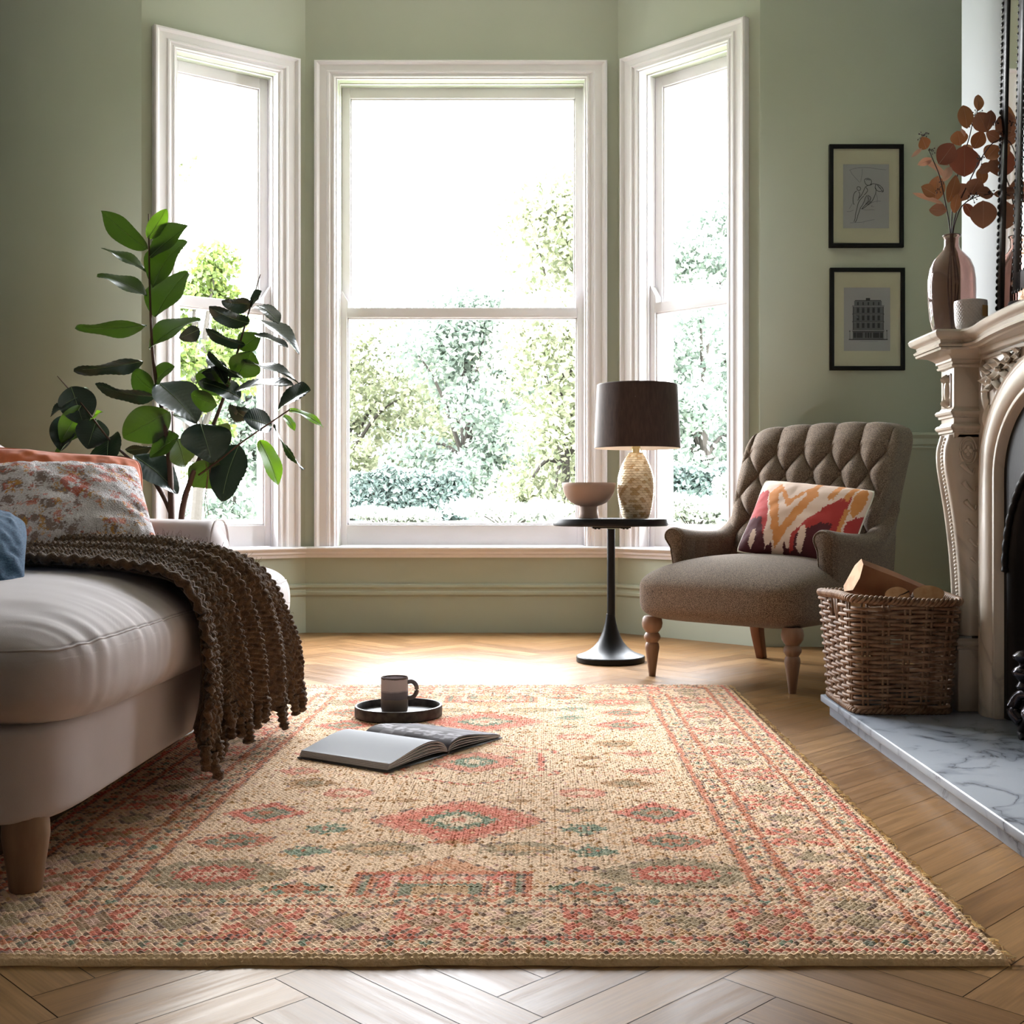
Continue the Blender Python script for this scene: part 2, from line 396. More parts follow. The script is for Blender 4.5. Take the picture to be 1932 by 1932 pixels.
# ================================================================ garden
def leaf_mat(name, c1, c2, tr=.35):
    m = bpy.data.materials.new(name); m.use_nodes = True; N = m.node_tree.nodes; L = m.node_tree.links; p = N['Principled BSDF']
    p.inputs['Roughness'].default_value = .55
    a = N.new('ShaderNodeAttribute'); a.attribute_name = 'Col'
    mx = N.new('ShaderNodeMix'); mx.data_type = 'RGBA'; mx.inputs[6].default_value = c1; mx.inputs[7].default_value = c2
    sp = N.new('ShaderNodeSeparateColor'); L.new(a.outputs['Color'], sp.inputs[0]); L.new(sp.outputs[0], mx.inputs[0]); L.new(mx.outputs[2], p.inputs['Base Color'])
    t = N.new('ShaderNodeBsdfTranslucent'); L.new(mx.outputs[2], t.inputs[0]); s = N.new('ShaderNodeMixShader'); s.inputs[0].default_value = tr
    L.new(p.outputs[0], s.inputs[1]); L.new(t.outputs[0], s.inputs[2]); L.new(s.outputs[0], N['Material Output'].inputs[0])
    return m
M_fol_pale = leaf_mat('pale_foliage', (.075, .092, .045, 1), (.30, .31, .20, 1), .5)
M_fol_blue = leaf_mat('bluish_foliage', (.07, .098, .078, 1), (.20, .24, .19, 1), .4)
M_fol_bright = leaf_mat('bright_foliage', (.04, .065, .010, 1), (.12, .16, .035, 1), .45)
M_hedge = leaf_mat('hedge_foliage', (.034, .055, .048, 1), (.10, .13, .115, 1), .2)
M_whitefl = leaf_mat('white_blossom', (.10, .13, .09, 1), (.45, .45, .40, 1), .4)
M_bark = mat('bark', C(38, 34, 28), .9, bump=.5, bscale=20, bdist=.02)
def leaf_cloud(mb, c, rad, n, size):
    # n small leaf quads scattered through an ellipsoid, denser towards its skin
    d = NR.normal(size=(n, 3)); d /= np.linalg.norm(d, axis=1)[:, None]
    r = NR.rand(n)**.55; P = np.array(c)+d*r[:, None]*np.array(rad)
    a = NR.normal(size=(n, 3)); a /= np.linalg.norm(a, axis=1)[:, None]
    b = np.cross(a, NR.normal(size=(n, 3))); b /= np.linalg.norm(b, axis=1)[:, None]
    s = size*(.6+.8*NR.rand(n))[:, None]; a = a*s; b = b*s*.55
    V = np.stack([P-a, P-b, P+a, P+b], 1).reshape(-1, 3)
    mb.add(V, np.arange(4*n).reshape(n, 4), col=np.repeat(np.clip(NR.rand(n), 0, 1), 4)[:, None]*np.ones(3))
def tree(name, label, x, y, h, spread, m, n=9000, size=.10, blobs=26, low=.15, seed=1, gz=.4):
    rr = random.Random(seed); root = thing(name, label, 'tree', (x, y, gz))
    t = MB(); top = (x+spread*.05, y, gz+h*.75)
    pts = [(x, y, gz-.2), (x+.06, y, gz+h*.25), (x-.05, y+.1, gz+h*.5), top]
    t.tube(smooth_path(pts, 12), np.linspace(.022*h, .008*h, 12), 8)
    f = MB(); cs = []
    for i in range(blobs):
        a = rr.random()*2*PI; u = rr.random(); z = gz+h*(low+(1-low)*u*.95); w = spread*math.sqrt(max(.05, 1-((z-gz)/h*1.9-.95)**2*.9))*.8
        q = rr.random()**.5; c = (x+math.cos(a)*w*q, y+math.sin(a)*w*q, z); s = spread*(.30+.22*rr.random())
        leaf_cloud(f, c, (s, s, s*.8), int(n*1.5)//blobs, size*.72)
        if i % 3 == 0: t.tube(smooth_path([(x, y, gz+h*.25), ((x+c[0])/2, (y+c[1])/2, (gz+h*.3+c[2])/2+.2), c], 8), np.linspace(.008*h+.02, .012, 8), 6)
    obj('trunk', t, M_bark, root); obj('foliage', f, m, root, smooth=False)
    return root
def ground_():
    mb = MB()
    ys = np.array([6.2, 8, 11, 13, 30, 90]); zs = np.array([-.4, -.3, .2, .4, .4, .4]); xs = np.linspace(-60, 60, 9)
    P = np.array([[(x, y, z) for x in xs] for y, z in zip(ys, zs)])
    mb.grid(P, flip=True)
    o = obj('lawn', mb, mat('sunlit_gravel_and_grass', (.20, .20, .15, 1), .9, col2=(.12, .16, .07, 1), nscale=.5, nr=(.45, .6)), smooth=False); o['kind'] = 'structure'
ground_()
def hedge(label, x0, x1, y, z0, z1, n):
    mb = MB(); nn = n
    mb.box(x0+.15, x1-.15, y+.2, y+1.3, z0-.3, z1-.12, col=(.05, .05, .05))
    P = np.column_stack([x0+(x1-x0)*NR.rand(nn), y+NR.rand(nn)**1.6*1.2, z0+(z1-z0)*(1-NR.rand(nn)**1.3)])
    P[:, 2] += .05*np.sin(P[:, 0]*5)+.03*np.sin(P[:, 0]*13)
    a = NR.normal(size=(nn, 3)); a /= np.linalg.norm(a, axis=1)[:, None]; b = np.cross(a, NR.normal(size=(nn, 3))); b /= np.linalg.norm(b, axis=1)[:, None]
    s = .055; V = np.stack([P-a*s, P-b*s*.6, P+a*s, P+b*s*.6], 1).reshape(-1, 3)
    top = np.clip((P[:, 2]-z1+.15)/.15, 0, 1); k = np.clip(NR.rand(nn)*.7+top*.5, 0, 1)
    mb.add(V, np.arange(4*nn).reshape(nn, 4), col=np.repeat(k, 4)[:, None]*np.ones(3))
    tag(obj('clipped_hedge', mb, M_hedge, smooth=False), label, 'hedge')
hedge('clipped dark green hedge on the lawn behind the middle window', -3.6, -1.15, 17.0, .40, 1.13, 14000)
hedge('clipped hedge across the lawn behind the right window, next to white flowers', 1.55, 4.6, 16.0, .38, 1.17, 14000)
tree('garden_tree', 'tall pale tree showing highest through the middle window behind the hedge', .9, 30, 8.6, 3.1, M_fol_pale, 18000, .13, 34, seed=3)
tree('garden_tree', 'rounded pale green tree left of centre in the middle window', -4.9, 29, 5.2, 2.7, M_fol_pale, 17000, .11, 26, low=.02, seed=4)
tree('garden_tree', 'bushy bluish green tree behind the centre of the middle window', -1.75, 25.5, 5.0, 2.1, M_fol_blue, 14000, .10, 24, low=.02, seed=5)
tree('garden_tree', 'dense pale green tree behind the right part of the middle window', .35, 21, 4.0, 1.7, M_fol_pale, 12000, .09, 26, low=.0, seed=6)
tree('garden_tree', 'tall bluish green tree filling the right edge of the right window', 4.75, 27, 8.2, 2.2, M_fol_blue, 15000, .11, 30, low=.1, seed=8)
tree('garden_tree', 'lower bluish green tree above the hedge in the right window', 2.75, 20, 4.0, 1.5, M_fol_blue, 10000, .09, 22, low=.05, seed=9)
tree('garden_tree', 'faint tall tree at the left edge of the left window', -8.1, 22, 8.9, 1.9, M_fol_pale, 14000, .10, 28, low=.1, seed=10)
tree('garden_tree', 'small bright yellow green tree seen through the left window beside the plant', -3.75, 12.5, 3.0, .62, M_fol_bright, 5200, .055, 18, low=.35, seed=11, gz=.35)
tree('garden_tree', 'pale feathery tree low in the left window behind the potted plant', -5.1, 19, 3.2, 1.3, M_fol_blue, 9000, .08, 22, low=.0, seed=12)
tree('garden_tree', 'broad bluish tree furthest back, low behind the others in the middle window', -1.9, 35, 5.6, 3.6, M_fol_blue, 18000, .14, 30, low=.0, seed=15)
def flower_shrub(label, x, y, r, h, n=2600, gz=.38):
    root = thing('white_flowering_shrub', label, 'shrub', (x, y, gz)); f = MB(); s = MB()
    for i in range(9):
        a = i*2.4; c = (x+math.cos(a)*r*.6, y+math.sin(a)*r*.4, gz+h*(.35+.3*((i*37) % 10)/10)); leaf_cloud(f, c, (r*.5, r*.4, h*.35), n//9, .035)
        s.tube([(x, y, gz-.1), ((x+c[0])/2, y, gz+h*.2), c], .008, 5)
    obj('stems', s, M_bark, root); obj('blossom', f, M_whitefl, root, smooth=False)
flower_shrub('white flowering shrub in front of the hedge, at the left of the right window', 1.75, 13.6, .42, .42)
flower_shrub('white flowering shrub against the right edge of the right window', 2.38, 14.2, .32, .72)
flower_shrub('low white flowering shrub at the foot of the middle window hedge', -2.1, 15.6, .7, .25)
flower_shrub('low white shrub below the pale tree, beside the bowl in the middle window', -.45, 15.2, .9, .38)
# ================================================================ rug
def rug():
    cx, y0 = -.17, 1.635; HW, LL = .822, 2.475
    du, dv = .0031, .0026
    nu = int(2*HW/du); nv = int(LL/dv)
    ui = np.linspace(-HW, HW, nu+1); vi = np.linspace(0, LL, nv+1)
    U, V = np.meshgrid(ui, vi, indexing='ij')
    # stitches: woven rows of short loops
    sw, sl = .0110, .0078
    row = np.floor(V/sl); k = np.floor(U/sw+.5*(row % 2)); fu = U/sw+.5*(row % 2)-k; fv = V/sl-row
    h = (np.sin(PI*fu)**.6)*(np.sin(PI*fv)**.6)
    hv = vnoise(k*7.31, row*3.7, 5); hv2 = vnoise(k*1.7+3, row*9.1, 9)
    Z = .0095+h*(.0034+.0036*hv)+.0015*vnoise(U*6, V*6, 3)
    # pattern is sampled per stitch with a little jitter so outlines look woven
    su = (k+.5-.5*(row % 2))*sw+(hv-.5)*.005; sv = (row+.5)*sl+(hv2-.5)*.004
    cream, tan, ochre, pink = CN(247, 216, 184), CN(230, 184, 138), CN(180, 132, 76), CN(232, 190, 172)
    red, salmon, orange, teal, olive, dark = CN(224, 108, 86), CN(232, 148, 122), CN(216, 122, 82), CN(122, 150, 126), CN(170, 152, 118), CN(124, 102, 94)
    r1 = vnoise(k*3.3, row*5.9, 21)[..., None]; r2 = vnoise(k*11.3, row*2.9, 22)[..., None]
    r3 = vnoise(k*5.1, row*6.7, 23)
    big = vnoise(U*3, V*3, 31)[..., None]
    K = cream*(1-.30*r1)+tan*.30*r1
    K = np.where(r2 > .87, ochre, K); K = np.where((r2 < .12), pink, K)
    K = np.where((r1 > .72+.14*big), tan, K)
    mv = np.minimum(sv, LL-sv); au = np.abs(su)
    def put(mask, c, f=.93):
        nonlocal K
        q_ = np.where((r3 < .16)[..., None], .25, .80); K = np.where((mask & (hv2 < f))[..., None], c*q_+K*(1-q_), K)
    def cellmod(x, p): return x-p*np.round(x/p)
    eu = HW-au                        # distance from side edge
    # --- main border ground and motifs
    pit = .257
    def square_flower(a, b, s=.062, c1=red):
        aa, bb = np.abs(a)/s, np.abs(b)/s
        body = (np.maximum(aa, bb) < .92) & ~((aa < .18) & (bb > .55)) & ~((bb < .18) & (aa > .55)) & ~((np.abs(aa-bb) < .12) & (aa > .35) & (aa < .75))
        put((np.maximum(aa, bb) < 1.02) & ~body & (np.maximum(aa, bb) > .5), dark, .35); put(body, c1, .86)
        put((aa+bb < .62), olive); put((aa+bb < .26), pink)
    def star(a, b, s=.06):
        aa, bb = np.abs(a)/s, np.abs(b)/s
        ray = ((np.abs(aa-bb*.55) < .10) | (np.abs(bb-aa*.55) < .10)) & (np.maximum(aa, bb) < 1.05) & (np.maximum(aa, bb) > .38)
        put(ray, dark, .45); put(((np.abs(aa-bb*.75) < .07) | (np.abs(bb-aa*.75) < .07)) & (np.maximum(aa, bb) < 1) & (aa+bb > .5), pink, .9)
        put((aa+bb < .62), olive, .85); put(np.abs(aa+bb-.66) < .07, dark, .7)
    inb = (mv > .075) & (mv < .205) & (au < .735)
    a = cellmod(su, pit); b = mv-.14
    m_ = inb & (au < .60)
    def clipd(fn, mask, *ar):
        nonlocal K
        K0 = K.copy(); fn(*ar); K = np.where(mask[..., None], K, K0)
    clipd(square_flower, m_, a, b); a2 = cellmod(su-pit/2, pit); clipd(star, m_, a2, b)
    side = (au > .590) & (au < .722) & (mv > .19)
    b = au-.656; a = cellmod(sv-LL/2, pit*1.0); a2 = cellmod(sv-LL/2-pit/2, pit)
    clipd(square_flower, side, b, a2); clipd(star, side, b, a)
    crn = (au > .6) & (mv < .205) & (mv > .075); clipd(star, crn, au-.656, mv-.14)
    # --- narrow bands of small motifs
    def band(mask, along, across, half, p=.058):
        a = cellmod(along, p); t = np.abs(a)/(p*.34)+np.abs(across)/half
        i = np.round(along/p).astype(int) % 3
        put(mask & (t < 1.0), dark, .5)
        put(mask & (t < .72) & (i == 0), teal); put(mask & (t < .72) & (i == 1), olive); put(mask & (t < .72) & (i == 2), teal*.6+dark*.4)
        put(mask & (t < .34), salmon)
        put(mask & (np.abs(np.abs(a)-p/2) < .007) & (np.abs(across) < half*.5), orange, .7)
    band((mv > .034) & (mv < .070) & (au < .79), su, mv-.052, .018)
    band((eu > .034) & (eu < .088) & (mv > .07), sv, eu-.062, .022)
    band((mv > .215) & (mv < .250) & (au < .575), su, mv-.232, .016)
    band((au > .530) & (au < .575) & (mv > .215), sv, au-.553, .020)
    # --- rule lines
    def rule(d, c, w, mask):
        put(mask & (np.abs(d) < w*1.9), dark, .55); put(mask & (np.abs(d) < w), c, .98)
    ins = lambda e: (mv > e)
    rule(eu-.026, red, .0062, mv > .022); rule(mv-.026, red, .0035, eu > .02)
    rule(eu-.094, orange, .0062, mv > .070); rule(mv-.072, red, .0045, eu > .09)
    rule(au-.583, orange, .0062, mv > .205); rule(mv-.208, orange, .0035, au < .583)
    rule(au-.522, orange, .0065, mv > .255); rule(mv-.256, orange, .0040, au < .522)
    # --- field motifs, mirrored left/right and end to end
    F = (au < .51) & (mv > .262)
    def dia(u, v, rx, ry, cols, saw=0, power=1.0):
        t0 = (np.abs(au-u)/rx)**power+(np.abs(mv-v)/ry)**power
        if saw: t0 = t0+saw*(np.abs(((au-u)*60) % 1-.5)+np.abs(((mv-v)*60) % 1-.5)-.5)
        put(F & (t0 < 1.10), dark, .42)
        for lim, c in cols: put(F & (t0 < lim), c, .9)
    dia(0, .71, .175, .155, [(1, salmon), (.86, red*.5+salmon*.5), (.46, olive), (.40, teal), (.26, cream), (.08, salmon)], .22, 1.15)
    dia(.40, .765, .092, .088, [(1, salmon), (.90, red*.6+salmon*.4), (.62, teal), (.40, olive), (.22, orange)], .15)
    dia(.415, .565, .078, .062, [(1, orange*.5+salmon*.5), (.55, teal), (.18, orange)], .35, 1.4)
    dia(.397, .370, .135, .085, [(1, olive), (.42, red), (.10, cream)], .45, 1.5)
    dia(.250, .648, .050, .040, [(1, teal), (.2, salmon)], .8); dia(.262, .500, .048, .038, [(1, teal), (.2, orange)], .8)
    dia(.257, .930, .052, .040, [(1, salmon), (.2, cream)], .1, 2.5); dia(.24, .785, .045, .028, [(1, olive), (.4, salmon)], .3)
    dia(.130, .520, .080, .042, [(1, olive), (.35, tan)], .75, 1.6); dia(.240, .292, .060, .035, [(1, teal), (.6, orange)], .5, 1.4)
    dia(.12, .865, .03, .02, [(1, ochre)], .2); dia(.41, 1.14, .06, .04, [(1, salmon), (.3, olive)], .3); dia(.28, 1.19, .04, .024, [(1, ochre)], .2)
    dia(.24, .400, .035, .02, [(1, dark), (.6, salmon)], .4); dia(.36, 1.02, .06, .045, [(1, ochre), (.4, olive)], .6, 1.5); dia(.11, 1.12, .035, .02, [(1, salmon)], .3)
    dia(0, .56, .05, .022, [(1, orange), (.5, ochre)], .3); dia(.09, 1.19, .03, .02, [(1, salmon), (.4, teal)], .2)
    dia(0, 1.237, .105, .115, [(1, salmon), (.5, olive), (.42, teal), (.18, cream)], .25, 1.3)
    # lantern outline round the centre medallion
    q = LL/2-mv; lan = np.where(q < .10, .165, np.where(q < .13, .20, .20-(q-.13)*1.9)); put(F & (np.abs(au-lan) < .006) & (q < .235), red, .9); put(F & (np.abs(np.abs(au-lan)-.009) < .003) & (q < .235), dark, .5)
    # house shapes at both ends
    hs = F & (au < .152) & (mv < .385)
    put(hs & (au > .112), orange, .95); put(hs & (au > .124) & (au < .136), teal); put(hs & (np.abs(au-.138) < .003), dark, .9); put(hs & (np.abs(au-.112) < .003), dark, .9)
    put(hs & (mv > .365), orange, .95); put(hs & (np.abs(mv-.362) < .0035), dark, .9); put(hs & (au > .088) & (au < .108), red, .6)
    put(hs & (mv > .335) & (mv < .357) & (au < .11), pink, .9); put(hs & (mv > .335) & (mv < .357) & (au < .11) & ((su*28) % 1 < .5), red, .9)
    put(hs & (au < .078) & (mv < .325), orange, .85); put(hs & (au < .070) & (mv < .318), teal, .95); put(hs & (au < .045) & (mv < .305), tan, .95); put(hs & (np.abs(au-.078) < .003) & (mv < .325), dark, .8)
    rf = F & (mv >= .385) & (mv < .462) & (au < (.462-mv)*1.15); put(rf, orange*.5+tan*.5, .8)
    put(F & (mv > .38) & (mv < .468) & (np.abs(au-(.465-mv)*1.15) < .004), dark, .8)
    # light wear where the ground shows through
    K = K*(1-.10*(hv2[..., None]))*(1+.06*(r1-.5)); 
    # edges: rolled lip
    edge = np.minimum(np.minimum(eu_ := HW-np.abs(U), V), LL-V)
    lip = np.clip(edge/.020, 0, 1); Z = Z*(.12+.88*np.sqrt(np.clip(1-(1-lip)**2, 0, 1)))
    K = np.where((edge < .013)[..., None], CN(252, 216, 172)*(1-.15*r1), K)
    wob = .0045*vnoise(V*45, V*0, 41)+.004*np.sin(V*2.1+1)*np.sign(U)
    X = cx+U+wob*(np.abs(U)/HW)**2; Y = y0+V+.006*vnoise(U*20, U*0, 42)*((V < .3)*1-(V > 2.2)*1)
    X = X+(-.012+.024*(1-V/LL))*np.sign(U)*(np.abs(U)/HW)*0
    mb = MB(); mb.grid(np.stack([X, Y, Z], -1), col=K, flip=False)
    # skirt down to the floor
    ring = [np.stack([X[:, 0], Y[:, 0], Z[:, 0]], -1), np.stack([X[-1], Y[-1], Z[-1]], -1), np.stack([X[::-1, -1], Y[::-1, -1], Z[::-1, -1]], -1), np.stack([X[0, ::-1], Y[0, ::-1], Z[0, ::-1]], -1)]
    for r in ring:
        lo = r.copy(); lo[:, 2] = .0003; mb.grid(np.stack([lo, r], 1), col=CN(252, 214, 168), flip=True)
    o = obj('patterned_rug', mb, mat('rug_jute', (1, 1, 1, 1), .95, attr=True, bump=.6, bscale=260, bdist=.003, sheen=.15, col2=(.90, .86, .82, 1), nscale=180, nr=(.3, .75)), angle=180)
    tag(o, 'large cream woven rug with red, teal and olive oriental motifs on the floor', 'rug')
    # loose yarn ends along the right edge and lip seam of the near edge
    f = MB(); rr = random.Random(5)
    for i in range(240):
        v = rr.random()*LL; x = cx+HW+.002; p = (x, y0+v, .010)
        f.tube([p, (x+.004+.006*rr.random(), p[1]+.008*(rr.random()-.5), .010), (x+.007+.010*rr.random(), p[1]+.016*(rr.random()-.5), .002+.006*rr.random())], .0014, 4, col=CN(214, 176, 120))
    e = obj('fringe', f, mat('rug_yarn', C(250, 224, 180), .95), o); e['kind'] = 'stuff'
rug()
# ================================================================ sofa
M_sofa = mat('stone_velvet', C(172, 162, 162), .8, col2=C(162, 152, 151), nscale=5, bump=.25, bscale=500, bdist=.0006, sheen=.35)
M_legw = mat('washed_oak', C(150, 124, 100), .5, col2=C(118, 92, 72), nscale=6, stretch=(3, 3, .6), bump=.1, bscale=40)
sofa = thing('sofa', 'pale stone-coloured velvet sofa on wooden legs at the left', 'sofa', (-1.35, 2.76, 0))
SX, SY0, SY1 = -.80, 1.865, 3.64
def sofa_():
    # base rail with rounded corners
    mb = MB()
    def wb(P, u):
        P = P.copy(); t = np.clip((P[:, 2]-.13)/.2, 0, 1); return P
    mb.sbox((-1.37, (SY0+SY1)/2, .208), (.575, (SY1-SY0)/2, .086), p=16, n=40, pz=16)
    obj('base', mb, M_sofa, sofa, angle=180)
    # seat cushion: plump bench cushion with wrinkles pulled in along the front seam
    zc, hz = .360, .120; y0, y1 = SY0-.015, SY1+.02; xc = -1.172
    def wc(P, u):
        P = P.copy(); x, y, z = P[:, 0].copy(), P[:, 1].copy(), P[:, 2].copy()
        uy, ux, uz = u[:, 1], u[:, 0], u[:, 2]
        top = np.clip(uz, 0, 1)
        P[:, 2] += top*.030*(1-np.abs(uy)**4)*(1-.85*np.clip(ux, 0, 1)**5)+top*.006*np.sin(y*2.1)
        front = np.clip(ux, 0, 1)**4
        P[:, 0] += front*(.020*(1-np.abs(uz)**2))*(1-np.abs(uy)**8)
        P[:, 2] -= np.clip(-uz, 0, 1)*.020*(1-np.abs(uy)**4)*front
        # gathers pulled in along the front seams: fine creases at right angles to the seam
        s_ = np.exp(-((uz-.52)/.34)**2)*np.clip((ux-.62)*4, 0, 1)+.75*np.exp(-((uz+.80)/.35)**2)*front+.35*np.exp(-(uz/.8)**2)*front
        wr = vnoise(y*38+3*vnoise(y*5, x*0+2, 1), x*3+z*5, 6)*.6+vnoise(y*62, x*4+z*9, 9)*.4-.5
        P[:, 0] += s_*.0070*wr*front; P[:, 2] += s_*.0055*wr*(uz > .3)
        up = top*np.exp(-((ux-.78)/.30)**2); P[:, 2] += up*.005*(vnoise(y*19+x*4, x*2.2, 14)-.5)
        e = np.clip(np.abs(uy), 0, 1)**6; P[:, 1] += np.sign(uy)*e*.008*(vnoise(x*22, z*8, 16)-.5)
        g = np.exp(-((uz-.45)/.020)**2)*np.clip((np.maximum(ux, np.abs(uy))-.9)*10, 0, 1); P[:, 0] -= g*.004*front
        return P
    mb = MB(); mb.sbox((xc, (y0+y1)/2, zc), (.395, (y1-y0)/2, hz), p=13, n=170, warp=wc, pz=3.3)
    cu = obj('seat_cushion', mb, M_sofa, sofa, angle=180)
    for zz in (.45, -.86):
        cc = np.array([(t, -1, zz) for t in np.linspace(0, .999, 90)]+[(1, t, zz) for t in np.linspace(-.999, .97, 300)]); u = sqr(cc, 13, 3.3)
        P = wc(np.array((xc, (y0+y1)/2, zc))+u*np.array((.395, (y1-y0)/2, hz)), u)
        obj('cushion_piping', MB().tube(P, .0026, 6), M_sofa, cu, angle=180)
    # arms: rolled arm at each end, set back behind the cushion front
    for (a0, a1) in ((SY1-.19, SY1+.005), (SY0-.005, SY0+.19)):
        mb = MB(); ym = (a0+a1)/2; hw = (a1-a0)/2
        xs = np.linspace(-1.80, -.972, 26); P = []
        ang = np.linspace(-.5*PI, 1.5*PI, 40, endpoint=False)
        prof = []
        for t in np.linspace(0, 2*PI, 56, endpoint=False):
            cx, cz = math.cos(t), math.sin(t)
            yy = hw*math.copysign(abs(cx)**.75, cx); zz = .42+.18*math.copysign(abs(cz)**.55, cz)
            if cz > .1: yy *= 1.06
            prof.append((ym+yy, zz))
        for x in xs:
            e = min((x-xs[0])/.03, (xs[-1]-x)/.035, 1); e = math.sqrt(max(0, 1-(1-e)**2)) if e < 1 else 1
            s = .72+.28*e; P.append([(x, ym+(y-ym)*s, .42+(z-.42)*s+.004*math.sin(x*9)) for y, z in prof])
        mb.grid(np.array(P), cv=True); n = len(prof); mb.N += [[i for i in range(n)], [25*n+i for i in range(n)][::-1]]
        ar = obj('arm', mb, M_sofa, sofa, angle=60)
        t = MB(); k = [(-.966, ym+(y-ym)*.93, .42+(z-.42)*.93) for y, z in prof if z > .30]
        t.tube([(-.985, ym+(y-ym)*1.005, .42+(z-.42)*1.005) for y, z in prof], .0035, 6, closed=True); obj('arm_piping', t, M_sofa, ar)
    # back
    def wbk(P, u):
        P = P.copy(); h = (P[:, 2]-.3)/.6; P[:, 0] -= .16*np.clip(h, 0, 1)**1.3
        P[:, 2] += .05*(u[:, 2] > 0)*(1-np.abs(u[:, 1])**2)*0
        P[:, 0] += .012*(vnoise(P[:, 1]*12, P[:, 2]*6, 3)-.5)*(u[:, 0] > .3)
        return P
    mb = MB(); mb.sbox((-1.57, (SY0+SY1)/2, .555), (.155, (SY1-SY0)/2-.01, .335), p=7, n=50, warp=wbk, pz=3.2); obj('backrest', mb, M_sofa, sofa, angle=180)
    prof = [(.0235, 0), (.0255, .004), (.030, .05), (.035, .085), (.038, .105), (.037, .125), (.034, .139)]
    for x, y in ((-.852, 1.92), (-.852, 3.58), (-1.86, 1.92), (-1.86, 3.58)):
        obj('leg', MB().lathe([(r_, max(z_, .0135+z_*.5) if x > -.99 else z_) for r_, z_ in prof], (x, y), 24), M_legw, sofa, angle=50)
sofa_()

